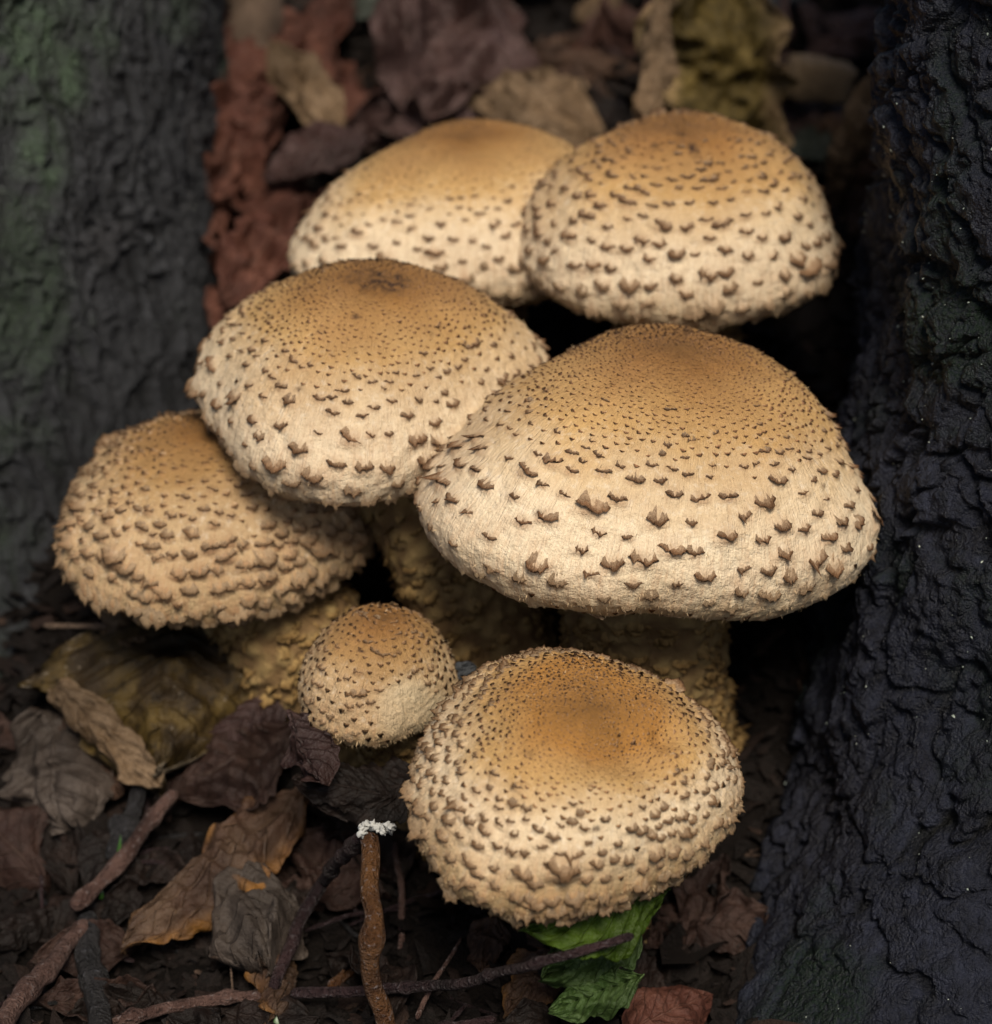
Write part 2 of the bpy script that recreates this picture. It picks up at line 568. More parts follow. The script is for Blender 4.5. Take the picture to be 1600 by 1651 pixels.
def merge_scales(c0, xx, yy, zz, sz, r, mat, name, lowpoly=False, hmul=1.0):
    Vs, Fs, Ts, off = [], [], [], 0
    if lowpoly:
        T = np.array([[-1, -.5, -.15], [1, -.5, -.15], [0, -1.1, -.1], [-.75, .35, .35], [.75, .35, .35], [0, .95, .75], [0, .25, -.15]], float)
        TF = np.array([[2, 1, 0], [0, 1, 4], [0, 4, 3], [3, 4, 5], [3, 5, 6], [5, 4, 6], [0, 3, 6], [4, 1, 6]])
        TT = np.array([.2, .2, .1, .8, .8, 1, .8])
        groups = [(T, TF, TT, np.arange(len(c0)))]
    else:
        k = r.integers(0, len(SHAPES), len(c0))
        groups = [(SHAPES[q][0], SHAPES[q][1], SHAPES[q][2], np.where(k == q)[0]) for q in range(len(SHAPES))]
    for (T, TF, TT, idx) in groups:
        if len(idx) == 0: continue
        a = sz[idx][:, None, None]
        V = c0[idx][:, None] + a * (xx[idx][:, None] * T[None, :, :1] + yy[idx][:, None] * T[None, :, 1:2] + hmul * zz[idx][:, None] * T[None, :, 2:3])
        Vs.append(V.reshape(-1, 3))
        Fs.append((TF[None] + off + np.arange(len(idx))[:, None, None] * len(T)).reshape(-1, TF.shape[1]))
        Ts.append(np.tile(TT, len(idx)))
        off += len(idx) * len(T)
    return mesh_data(name, np.concatenate(Vs), np.concatenate(Fs), mat, {'tip': np.concatenate(Ts)}, smooth=not lowpoly)


gill = NT('gills')
gill.l(gill.mix(gill.noise(gill.obj(), 300), (0.22, 0.15, 0.06), (0.4, 0.3, 0.14)), gill.b.inputs['Base Color'])
gill.b.inputs['Roughness'].default_value = 0.8

stemm = NT('scaly_stem')
_o = stemm.obj()
_h = stemm.attr('h').outputs['Fac']
_n = stemm.noise(_o, 500, 5, .65)
_c = stemm.mix(_n, (0.17, 0.105, 0.038), (0.36, 0.25, 0.095))
_c = stemm.mix(stemm.rng(_h, .35, .8), (0.14, 0.08, 0.028), _c)
stemm.l(_c, stemm.b.inputs['Base Color'])
stemm.b.inputs['Roughness'].default_value = 0.85
stemm.l(stemm.bump(_n, 0.0015, 0.8), stemm.b.inputs['Normal'])
stem_scale_mat = scale_material('stem_scale', (0.17, 0.10, 0.036), (0.06, 0.032, 0.013), (0.36, 0.26, 0.11))


def make_mushroom(label, fit, d, look, stem_pts, stem_rad, seed, dims=(200, 420), stem_scales=420, ring=None, dents=(), dirt=()):
    cx, cy, R, H, p, lip, tx, ty, a1, b1, a2, b2, a3, b3, qe = fit
    r = np.random.default_rng(seed)
    zz = np.array([math.sin(tx), -math.sin(ty), 0.0]); zz[2] = math.sqrt(1 - zz @ zz)
    xx = np.cross([0, 1, 0], zz); xx /= np.linalg.norm(xx); yy = np.cross(zz, xx)
    M = np.stack([xx, yy, zz])                 # rows: local axes in the world
    origin = P(cx, cy, d)
    base = np.array(stem_pts[0], float)
    root = link('mushroom', None, None, base)
    tag(root, label, 'mushroom', 'scaly mushrooms of one cluster')
    # ---- smooth cap surface
    n, m = dims
    pr, pz = profile(600, R, H, p, lip, qe)
    arc = np.r_[0, np.cumsum(np.hypot(np.diff(pr), np.diff(pz)))]
    L = arc[-1]
    s = np.linspace(0, 1, n) ** 0.9
    r0, z0 = np.interp(s * L, arc, pr), np.interp(s * L, arc, pz)
    ph = np.linspace(0, 2 * np.pi, m, endpoint=False)
    w = a1 * np.cos(ph) + b1 * np.sin(ph) + a2 * np.cos(2 * ph) + b2 * np.sin(2 * ph) + a3 * np.cos(3 * ph) + b3 * np.sin(3 * ph)
    rr = r0[:, None] * (1 + w[None] * (r0 / R)[:, None])
    V = np.stack([rr * np.cos(ph), rr * np.sin(ph), np.repeat(z0[:, None], m, 1)], -1)
    # normals of the smooth surface
    def normals(V):
        dv = np.gradient(V, axis=0)
        du = (np.roll(V, -1, 1) - np.roll(V, 1, 1))
        N = np.cross(dv, du)
        N[0] = [0, 0, 1]
        N /= np.linalg.norm(N, axis=-1)[..., None] + 1e-12
        return N
    N = normals(V)
    if (N[n // 3, :, 2] < 0).mean() > .5: N = -N; N[0] = [0, 0, 1]
    disp = .05 * R * .5 * fbm(V / (R * .55) + seed, 3, seed) * np.minimum(1, s * 4)[:, None]
    wav = .025 * R * fbm(np.stack([np.cos(ph), np.sin(ph), ph * 0], -1) * 2.2 + seed, 2, seed + 3)
    disp = disp + wav[None] * sstep(.7, 1, s)[:, None]
    for (ds, dph, rad_, dep) in dents:
        k = np.argmin(np.abs(s - ds)); jx = int((dph % (2 * np.pi)) / (2 * np.pi) * m)
        dd = np.linalg.norm(V - V[k, jx], axis=-1)
        disp = disp - dep * np.exp(-(dd / rad_) ** 2)
    V = V + N * disp[..., None]
    # ---- scatter the scales over the cap: small and dense on the disc, large below
    szf = lambda q: np.interp(q, look['s'], look['size'])
    spf = lambda q: np.interp(q, look['s'], look['gap'])
    pos, ps, pp, psz = np.zeros((6000, 3)), [], [], []
    cnt = 0
    cand_s = np.interp(r.random(60000), np.cumsum(r0 / spf(s) ** 1.3) / np.sum(r0 / spf(s) ** 1.3), s)
    fails = 0
    for q in cand_s:
        if q < .012 or q > .985: continue
        a = r.uniform(0, 2 * np.pi)
        i = min(n - 2, int(np.searchsorted(s, q))); j = int(a / (2 * np.pi) * m) % m
        c = V[i, j]
        if any(np.linalg.norm(c - V[min(n - 1, int(np.searchsorted(s, bs))), int((bp % (2 * np.pi)) / (2 * np.pi) * m)]) < br * (.8 + .4 * r.random()) for (bs, bp, br) in look.get('bald', ())): continue
        g = spf(q) * r.uniform(.64, 1.02)
        if cnt and (((pos[:cnt] - c) ** 2).sum(1) < g * g).any():
            fails += 1
            if fails > 700: break
            continue
        fails = 0
        pos[cnt] = c; cnt += 1
        ps.append(i); pp.append(j); psz.append(szf(q) * np.exp(r.normal(-.10, .24)))
        if cnt >= 5990: break
    pos = pos[:cnt]; ps = np.array(ps); pp = np.array(pp); psz = np.array(psz)
    # ---- mounds and brown fibres under each scale
    pat = np.zeros((n, m)); mound = np.zeros((n, m))
    du_len = 2 * np.pi * np.maximum(rr.mean(1), .05) / m
    dv_len = np.gradient(s) * L
    low = look.get('low', .62)
    for i, j, a in zip(ps, pp, psz):
        if a < .075: continue
        wi = int(2.6 * a / dv_len[i]) + 2; wj = min(m // 2 - 1, int(2.4 * a / du_len[i]) + 2)
        I = np.arange(max(1, i - wi), min(n, i + wi + 1)); J = (np.arange(j - wj, j + wj + 1)) % m
        yv = (s[I] - s[i]) * L / a
        xv = np.arange(-wj, wj + 1) * du_len[i] / a
        yy_ = yv[:, None]; xx_ = xv[None]
        asym = np.where(yy_ > .35, np.exp(-((yy_ - .35) / .45) ** 2), np.exp(-((yy_ - .35) / 1.15) ** 2))
        g = asym * np.exp(-(xx_ / .95) ** 2)
        k = np.ix_(I, J)
        mound[k] = np.maximum(mound[k], g * a * look.get('mound', .34))
        gp = np.where(yy_ > .5, np.exp(-((yy_ - .5) / .3) ** 2), np.exp(-((yy_ - .5) / 1.0) ** 2)) * np.exp(-(xx_ / .9) ** 2)
        strength = np.interp(s[i], [0, .3, .6, .8, 1], look.get('pat', [.2, .4, .7, .6, .5]))
        pat[k] = np.maximum(pat[k], gp * strength)
    th3 = np.stack([np.cos(ph), np.sin(ph), ph * 0], -1)[None] * R * 9 + np.stack([s * 0, s * 0, s * L * 1.1], -1)[:, None]
    fibre = vnoise(th3, seed + 4) * .5 + vnoise(th3 * 2.1, seed + 5) * .4
    mound = mound + .018 * fibre * sstep(.25, .7, s)[:, None] + .012 * fbm(V / .11, 2, seed + 8)
    V = V + N * mound[..., None]
    N = normals(V)
    if (N[n // 3, :, 2] < 0).mean() > .5: N = -N; N[0] = [0, 0, 1]
    W = V @ M + (origin - base)               # relative to the mushroom's base
    NW = N @ M
    fib = np.stack([np.repeat(np.cos(ph)[None] * R, n, 0), np.repeat(np.sin(ph)[None] * R, n, 0), np.repeat((s * L)[:, None], m, 1)], -1)
    bald = np.zeros((n, m))
    for (bs, bp, br) in look.get('bald', ()):
        bd = np.linalg.norm(V - V[min(n - 1, int(np.searchsorted(s, bs))), int((bp % (2 * np.pi)) / (2 * np.pi) * m)], axis=-1)
        bald = np.maximum(bald, sstep(1.15, .55, bd / br))
    dv = np.zeros((n, m))
    specks = [(r.uniform(.15, .8), r.uniform(-3, 0), r.uniform(.006, .014), r.uniform(.03, .09)) for _ in range(7)]
    for (ds, dph, rs_, rp_) in list(dirt) + specks:
        dp_ = (ph[None] - dph + np.pi) % (2 * np.pi) - np.pi
        dv = np.maximum(dv, np.exp(-((s[:, None] - ds) / rs_) ** 2 - (dp_ * r0[:, None] / rp_) ** 2) * (.75 + .8 * fbm(V / .18, 3, seed + 70)))
    s_col = np.clip(s[:, None] - look.get('asym', .06) * np.sin(ph)[None] * (r0 / R)[:, None] * sstep(1.0, .6, s)[:, None], 0, 1)  # colour shifted paler towards the front, painting in the light on that side
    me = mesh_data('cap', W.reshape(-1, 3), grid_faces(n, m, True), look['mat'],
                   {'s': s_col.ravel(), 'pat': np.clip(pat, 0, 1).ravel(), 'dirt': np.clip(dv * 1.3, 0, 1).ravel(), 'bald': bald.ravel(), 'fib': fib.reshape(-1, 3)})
    cap = link('cap', me, root)
    # ---- scales
    c0 = W[ps, pp]
    nrm = NW[ps, pp]
    down = W[np.minimum(ps + 2, n - 1), pp] - W[np.maximum(ps - 2, 0), pp]
    down /= np.linalg.norm(down, axis=1)[:, None]
    tilt = r.normal(0, .10, len(ps))
    yv = down + .10 * nrm + .22 * r.normal(size=down.shape) * (1 - .5 * (ps / n))[:, None]
    yv -= nrm * (yv * nrm).sum(1)[:, None] * .8
    yv /= np.linalg.norm(yv, axis=1)[:, None]
    xv = np.cross(yv, nrm); xv /= np.linalg.norm(xv, axis=1)[:, None]
    zv = np.cross(xv, yv)
    c0 = c0 - nrm * (psz * .10)[:, None]
    tocam = (cpos / S - (c0 + base)); tocam /= np.linalg.norm(tocam, axis=1)[:, None]
    facing = (tocam * nrm).sum(1)
    big = psz >= .075
    score = psz * np.where(facing > -.15, 1, .05) * big
    order = np.argsort(-score)
    chosen = order[:min(300, int(big.sum()))]
    key = look['scale_mat'].name
    if key not in SCALE_MESH:
        SCALE_MESH[key] = [mesh_data('scale', T, F, look['scale_mat'], {'tip': tt}) for (T, F, tt) in SHAPES]
    hz = look.get('lift', .65)
    for q in chosen:
        o = bpy.data.objects.new('scale', SCALE_MESH[key][r.integers(0, len(SHAPES))])
        col.objects.link(o)
        o.parent = cap
        a = psz[q]; sx = a * r.uniform(.75, 1.2); sy = a * r.uniform(.75, 1.05)
        mt = Matrix(((xv[q, 0] * sx, yv[q, 0] * sy, zv[q, 0] * a * hz, c0[q, 0] * S), (xv[q, 1] * sx, yv[q, 1] * sy, zv[q, 1] * a * hz, c0[q, 1] * S),
                     (xv[q, 2] * sx, yv[q, 2] * sy, zv[q, 2] * a * hz, c0[q, 2] * S), (0, 0, 0, 1)))
        o.matrix_basis = mt
        pl = float(np.interp(s[ps[q]], look.get('pale', ([.62, .85], [0, 1]))[0], look.get('pale', ([.62, .85], [0, 1]))[1]))
        o.color = (pl, pl, pl, 1)
    rest = np.setdiff1d(np.arange(len(psz)), chosen)
    if len(rest):
        fo = link('fine_scales', merge_scales(c0[rest], xv[rest], yv[rest], zv[rest], psz[rest], r, look['scale_mat'], 'fine_scales', True, .9), cap)
        fo['kind'] = 'stuff'
        fo.color = (0, 0, 0, 1)
    # ---- fibrils: short hairs lying down the cap, thickest at the rim
    nf = look.get('hairs', 3500)
    fs = np.interp(r.random(nf), np.cumsum(r0 * (.01 + s ** 2.5)) / np.sum(r0 * (.01 + s ** 2.5)), np.arange(n)).astype(int).clip(4, n - 3)
    fj = r.integers(0, m, nf)
    b0 = W[fs, fj] - NW[fs, fj] * .01
    dn = W[np.minimum(fs + 2, n - 1), fj] - W[fs - 2, fj]; dn /= np.linalg.norm(dn, axis=1)[:, None]
    dirv = dn + NW[fs, fj] * r.uniform(.12, .75, nf)[:, None] + .35 * r.normal(size=(nf, 3))
    dirv /= np.linalg.norm(dirv, axis=1)[:, None]
    ln = r.uniform(.035, .09, nf) * look.get('hairlen', 1.0)
    side = np.cross(dirv, NW[fs, fj]); side /= np.linalg.norm(side, axis=1)[:, None]
    wd = r.uniform(.004, .009, nf)
    tri = np.stack([b0 - side * wd[:, None], b0 + side * wd[:, None], b0 + dirv * ln[:, None] + NW[fs, fj] * (ln * .15)[:, None]], 1).reshape(-1, 3)
    fo = link('fibrils', mesh_data('fibrils', tri, np.arange(nf * 3).reshape(-1, 3), look['fib_mat'], {'tip': np.tile([.1, .1, .5], nf)}, False), cap)
    fo['kind'] = 'stuff'
    # ---- ragged veil remnants clinging to the rim
    for (fs_, fp_, fw_, fl_) in look.get('veil', ()):
        i_ = min(n - 2, int(np.searchsorted(s, fs_))); j_ = int((fp_ % (2 * np.pi)) / (2 * np.pi) * m)
        c_, n_ = W[i_, j_], NW[i_, j_]
        d_ = W[i_ + 1, j_] - W[i_ - 2, j_]; d_ /= np.linalg.norm(d_)
        x_ = np.cross(d_, n_)
        gu, gv = np.meshgrid(np.linspace(-1, 1, 17), np.linspace(0, 1, 5), indexing='ij')
        ragged = (.55 + .45 * vnoise(np.stack([gu * 4 + fp_ * 7, gu * 0, gu * 0 + seed], -1), 5)) * (1 - gu ** 4)
        len_ = fl_ * ragged * gv
        lift_ = .012 + .35 * fl_ * ragged * gv ** 2 + .02 * vnoise(np.stack([gu * 5, gv * 3, gu * 0 + fp_], -1), 8)
        top_ = c_ + x_ * (gu * fw_)[..., None] + d_ * len_[..., None] + n_ * lift_[..., None]
        VV_ = np.concatenate([top_.reshape(-1, 3), (top_ - n_ * .02).reshape(-1, 3)])
        fq = grid_faces(17, 5)
        link('veil_fragment', mesh_data('veil_fragment', VV_, np.concatenate([fq, fq[:, ::-1] + 85]), look['scale_mat'], {'tip': np.full(170, .3)}), cap).color = (.45, .45, .45, 1)
    # ---- gills underneath
    ng = 180
    gph = np.linspace(0, 2 * np.pi, ng * 2, endpoint=False)
    gw = a1 * np.cos(gph) + b1 * np.sin(gph) + a2 * np.cos(2 * gph) + b2 * np.sin(2 * gph) + a3 * np.cos(3 * gph) + b3 * np.sin(3 * gph)
    redge = pr[-1] * (1 + gw * (pr[-1] / R)) + .03
    ks = np.array([1, .85, .55, .25, .05])
    zc = pz[-1] + np.array([.02, .28, .45, .4, .3]) * lip
    saw = np.where(np.arange(ng * 2) % 2, .07, -.07)
    GV = np.stack([np.stack([redge * k * np.cos(gph), redge * k * np.sin(gph), z_ + saw * (k < .99) * min(1, k * 2)], -1) for k, z_ in zip(ks, zc)])
    link('gills', mesh_data('gills', (GV.reshape(-1, 3) @ M) + (origin - base), grid_faces(5, ng * 2, True), gill.m), cap)
    # ---- stem
    pts = [np.array(q, float) for q in stem_pts] + [origin - zz * lip * .2]
    sm, ssm = stem_mesh(pts, stem_rad, seed, stemm.m, stem_scales, stem_scale_mat, ring)
    so = link('stem', sm, root)
    q = link('stem_scales', ssm, so); q['kind'] = 'stuff'; q.color = (0, 0, 0, 1)
    return root


SCALE_MESH = {}
SC1 = (0.24, 0.125, 0.062); DK1 = (0.05, 0.026, 0.014)
scale_a = scale_material('cap_scale_brown', SC1, DK1)
scale_b = scale_material('cap_scale_tan', (0.28, 0.155, 0.075), (0.08, 0.042, 0.022))
fibm = NT('cap_fibrils')
fibm.l(fibm.mix(fibm.attr('tip').outputs['Fac'], (0.55, 0.42, 0.25), (0.38, 0.22, 0.10)), fibm.b.inputs['Base Color'])
fibm.b.inputs['Roughness'].default_value = 0.85

ORANGE = (0.37, 0.18, 0.05); MID = (0.55, 0.345, 0.14); CREAM = (0.80, 0.66, 0.46); RIM = (0.50, 0.385, 0.21)
cap_pale = cap_material('cap_pale_cream', ORANGE, MID, CREAM, RIM, SC1, (.13, .40, .66, .76))
cap_tan = cap_material('cap_tan', (0.31, 0.15, 0.042), (0.38, 0.225, 0.085), (0.54, 0.39, 0.22), (0.40, 0.285, 0.145), SC1, (.10, .32, .56, .66))
cap_bright = cap_material('cap_orange_centre', (0.42, 0.20, 0.048), (0.52, 0.32, 0.125), (0.74, 0.585, 0.385), (0.41, 0.285, 0.14), SC1, (.20, .38, .54, .60))

LOOK = lambda **k: dict(fib_mat=fibm.m, **k)
LARGE = LOOK(mat=cap_pale, scale_mat=scale_a, s=[0, .2, .36, .44, .52, .7, .78, .84, 1], size=[.03, .04, .055, .09, .16, .19, .16, .07, .05], gap=[.09, .11, .15, .28, .52, .58, .56, .5, .5], hairs=5000, pale=([.72, .82], [0, .9]),
             veil=((.95, -2.25, .2, .16), (.955, -1.93, .28, .12), (.96, -1.72, .3, .13), (.96, -1.45, .16, .1), (.955, -1.2, .3, .10), (.95, -.85, .22, .1), (.9, -1.9, .18, .08), (.88, -1.5, .15, .07)))
MIDDLE = LOOK(mat=cap_pale, scale_mat=scale_a, s=[0, .2, .36, .45, .55, .75, .88, 1], size=[.03, .04, .055, .085, .14, .20, .16, .05], gap=[.09, .12, .16, .28, .48, .56, .55, .5], hairs=4500, pale=([.68, .9], [0, .9]))
BACKR = LOOK(mat=cap_pale, scale_mat=scale_a, s=[0, .12, .25, .4, .55, .75, .88, 1], size=[.035, .05, .09, .13, .165, .185, .13, .055], gap=[.10, .16, .27, .36, .44, .52, .5, .4], hairs=4000, pale=([.65, .9], [0, .9]))
BACKL = LOOK(mat=cap_pale, scale_mat=scale_a, s=[0, .3, .45, .55, .75, 1], size=[.022, .04, .075, .12, .15, .10], gap=[.09, .15, .27, .4, .45, .4], hairs=3500)
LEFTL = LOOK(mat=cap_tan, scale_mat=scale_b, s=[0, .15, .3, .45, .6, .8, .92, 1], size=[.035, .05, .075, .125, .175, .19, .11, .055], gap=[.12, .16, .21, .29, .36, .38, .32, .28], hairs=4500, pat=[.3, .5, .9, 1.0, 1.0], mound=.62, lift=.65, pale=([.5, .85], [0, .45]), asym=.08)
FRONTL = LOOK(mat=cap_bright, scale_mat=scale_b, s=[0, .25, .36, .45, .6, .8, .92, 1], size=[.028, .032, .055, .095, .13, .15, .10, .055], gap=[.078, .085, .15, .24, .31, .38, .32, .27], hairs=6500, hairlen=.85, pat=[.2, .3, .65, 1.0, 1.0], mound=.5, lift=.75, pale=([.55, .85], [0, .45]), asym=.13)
BUTTON = LOOK(mat=cap_tan, scale_mat=scale_b, s=[0, .2, .5, .8, 1], size=[.05, .058, .07, .085, .08], gap=[.14, .17, .2, .24, .22], hairs=2500, pat=[.4, .5, .6, .7, .7], lift=.6, pale=([.5, .9], [0, .7]), bald=((.60, -1.15, .62), (.72, -.75, .5)))

FIT = dict(
    large=(1058.9, 783.7, 3.888, 2.655, 2.2114, 0.9704, 0.1225, -0.0755, -0.022, -0.0301, -0.0016, 0.0721, 0.0022, -0.083, 0.7182),
    front=(931.9, 1263, 2.5954, 1.7185, 2.1106, 0.6874, 0.1185, 0.1996, -0.0401, 0.0094, 0.0258, 0.0671, 0.0522, -0.0039, 0.6315),
    button=(612, 1101, 1.4203, 1.4479, 1.9139, 0.4396, 0.0662, 0.0627, -0.0474, -0.0146, -0.0317, 0.0577, 0.0481, -0.0004, 0.6031),
    left=(351.7, 843.6, 2.9252, 1.9891, 1.9597, 0.7036, 0.0116, -0.0299, -0.0111, -0.0071, -0.0012, 0.0217, 0.0283, 0.0061, 0.6279),
    middle=(598.6, 632.1, 3.2082, 2.2928, 1.9598, 0.8859, 0.0704, -0.013, -0.0178, 0.0274, 0.0047, 0.0452, 0.0393, 0.082, 0.6608),
    backright=(1095.1, 387.3, 3.0314, 2.3352, 2.1866, 0.7953, -0.0107, -0.0178, -0.0058, 0.005, 0.0198, 0.0044, -0.0055, -0.0315, 0.5922),
    backleft=(762.3, 365.6, 3.2391, 1.9235, 2.3809, 0.7272, -0.0686, -0.0573, -0.0693, -0.0388, 0.0165, 0.0574, 0.0008, -0.0777, 0.6644))


def foot(x, y, sink=.35):
    return (x, y, float(ground_z(x, y)) - sink)


make_mushroom('largest mushroom with broad pale cream cap beside the black bark trunk', FIT['large'], 0, LARGE,
              [foot(2.9, .6), (2.75, .35, 2.6)], [1.75, 1.55, 1.42, 1.38], 1, (230, 520), 700, ring=.80)
make_mushroom('lowest mushroom with orange centred dimpled cap above the green leaf', FIT['front'], -4, FRONTL,
              [foot(1.7, -2.9), (1.6, -4.0, 1.6)], [1.0, .95, .9], 2, (220, 480), 260, dents=((.20, -.7, .5, .34), (.27, -.1, .26, .26), (.2, -1.5, .5, .14)))
make_mushroom('small round button mushroom, tiniest of the cluster', FIT['button'], -.5, BUTTON,
              [foot(-1.2, -.4), (-1.5, -1.0, 1.7)], [.85, .8, .75], 3, (150, 330), 300)
make_mushroom('tan brown mushroom beside the grey mossy trunk, above the mottled yellow leaf', FIT['left'], 2.5, LEFTL,
              [foot(-2.9, 1.3), (-3.6, 1.35, 2.4)], [1.3, 1.3, 1.15], 4, (200, 440), 500)
make_mushroom('cream mushroom with dark smudged top, overlapping the tan brown mushroom', FIT['middle'], 1.5, MIDDLE,
              [foot(.45, 1.3), (-.35, 1.4, 3.2)], [1.35, 1.25, 1.05, 1.0], 5, (210, 460), 600, dirt=((.02, -2.6, .07, .9), (.05, -2.2, .05, .5), (.07, -.6, .04, .5)))
make_mushroom('rear mushroom with rounded cap of coarse scales, beside the upright yellowish leaf', FIT['backright'], 4.5, BACKR,
              [foot(3.4, 4.6), (3.5, 5.2, 5.0)], [1.3, 1.2, 1.1], 6, (200, 440), 300, dirt=((.80, -1.45, .045, .12), (.09, -1.6, .03, .12), (.16, -1.4, .03, .1), (.16, -2.2, .02, .1)))
make_mushroom('rearmost mushroom with low smooth orange cap, beside the pale curled leaf', FIT['backleft'], 6.5, BACKL,
              [foot(-.3, 6.0), (-.5, 7.0, 4.8)], [1.2, 1.1, 1.0], 7, (190, 420), 250)


# ------------------------------------------------------------------ dead leaves
def leaf_material(name, c1, c2, under, vein, rough=0.55, mottled=0.6, edge=None, k=.46):
    c1, c2, under, vein = mul(c1, k), mul(c2, k), mul(under, k), mul(vein, k)
    m = NT(name)
    uv = m.attr('luv').outputs['Vector']
    side = m.attr('side').outputs['Fac']
    sx = m.n('ShaderNodeSeparateXYZ')
    m.l(uv, sx.inputs[0])
    u, v = sx.outputs[0], sx.outputs[1]
    av = m.math('ABSOLUTE', v)
    o = m.obj()
    n1 = m.noise(o, 110, 5, .6)
    n2 = m.noise(o, 500, 5, .65)
    n3 = m.noise(o, 2200, 3, .6)
    c = m.mix(m.rng(n1, .38, .62, smooth=True), c1, c2)
    c = m.mix(m.rng(n2, .5, .68, 0, mottled), c, mul(c1, .4))
    c = m.mix(m.rng(n3, .55, .75, 0, .35), c, mul(c2, 1.3))
    if edge:
        c = m.mix(m.math('MULTIPLY', m.rng(av, .55, 1.0), m.rng(n1, .3, .6)), c, edge)
    ph = m.math('SUBTRACT', m.math('MULTIPLY', u, 8.0), m.math('MULTIPLY', av, 2.6))
    ph = m.math('ADD', ph, m.math('MULTIPLY', m.math('SUBTRACT', n1, .5), .5))
    tri = m.math('PINGPONG', ph, .5)
    vm = m.math('MAXIMUM', m.rng(tri, .07, .015), m.rng(av, .055, .02))
    c = m.mix(m.math('MULTIPLY', vm, m.rng(n2, .3, .65, .1, .5)), c, vein)
    un = m.mix(m.rng(n2, .4, .7), under, mul(under, .55))
    c = m.mix(side, c, un)
    bl = m.noise(o, 45, 3, .6)
    c = m.mix(m.rng(bl, .42, .62, .0, .75), c, mul(c1, .35))
    m.l(c, m.b.inputs['Base Color'])
    m.b.inputs['Roughness'].default_value = rough
    m.b.inputs['Specular IOR Level'].default_value = 0.2
    hh = m.math('ADD', m.math('MULTIPLY', vm, .7), m.math('ADD', n2, m.math('MULTIPLY', n3, .4)))
    m.l(m.bump(hh, 0.0012, .7), m.b.inputs['Normal'])
    return m.m


LM = dict(
    brown=leaf_material('leaf_brown', (0.10, 0.052, 0.032), (0.17, 0.095, 0.06), (0.13, 0.085, 0.06), (0.20, 0.12, 0.075)),
    dark=leaf_material('leaf_dark_brown', (0.014, 0.009, 0.007), (0.036, 0.020, 0.015), (0.028, 0.018, 0.014), (0.05, 0.03, 0.022)),
    red=leaf_material('leaf_reddish', (0.085, 0.03, 0.02), (0.15, 0.06, 0.04), (0.10, 0.05, 0.038), (0.14, 0.07, 0.05), k=.72),
    mauve=leaf_material('leaf_mauve_brown', (0.06, 0.03, 0.026), (0.13, 0.08, 0.075), (0.1, 0.06, 0.05), (0.10, 0.06, 0.05), .4, k=.64),
    tan=leaf_material('leaf_tan', (0.19, 0.12, 0.065), (0.28, 0.19, 0.115), (0.25, 0.18, 0.12), (0.3, 0.2, 0.12), k=.64),
    grey=leaf_material('leaf_grey_brown', (0.12, 0.09, 0.072), (0.20, 0.16, 0.135), (0.14, 0.09, 0.065), (0.2, 0.15, 0.12)),
    orange=leaf_material('leaf_orange_edge', (0.13, 0.07, 0.045), (0.20, 0.125, 0.08), (0.2, 0.11, 0.05), (0.27, 0.16, 0.09), .5, .4, (0.26, 0.115, 0.02)),
    yellow=leaf_material('leaf_mottled_yellow', (0.05, 0.03, 0.012), (0.17, 0.11, 0.03), (0.34, 0.27, 0.19), (0.05, 0.03, 0.012), .5, .95),
    olive=leaf_material('leaf_upright_yellow', (0.13, 0.09, 0.022), (0.30, 0.21, 0.06), (0.34, 0.25, 0.16), (0.24, 0.18, 0.06), .5, .8, (0.42, 0.28, 0.16)),
    darkred=leaf_material('leaf_dark_red_brown', (0.05, 0.024, 0.018), (0.10, 0.055, 0.042), (0.08, 0.05, 0.04), (0.12, 0.08, 0.06)),
    sage=leaf_material('leaf_grey_green', (0.05, 0.065, 0.05), (0.12, 0.13, 0.11), (0.08, 0.09, 0.07), (0.12, 0.13, 0.1)),
    green=leaf_material('leaf_green', (0.075, 0.14, 0.01), (0.15, 0.25, 0.025), (0.13, 0.2, 0.035), (0.2, 0.3, 0.05), .35, .3),
    palegreen=leaf_material('leaf_pale_green', (0.08, 0.15, 0.035), (0.18, 0.28, 0.09), (0.12, 0.18, 0.05), (0.2, 0.3, 0.1), .4, .4),
    blue=leaf_material('flake_blue_grey', (0.10, 0.11, 0.13), (0.20, 0.21, 0.22), (0.12, 0.12, 0.13), (0.15, 0.16, 0.17)),
)
OVATE = ([0, .08, .25, .45, .7, .9, 1], [.02, .38, .85, 1, .8, .35, .0])
FAN = ([0, .06, .2, .42, .55, .75, .92, 1], [.05, .35, .7, 1, .72, .58, .25, .0])
STRIP = ([0, .05, .3, .7, .95, 1], [.3, .8, 1, .95, .7, .2])


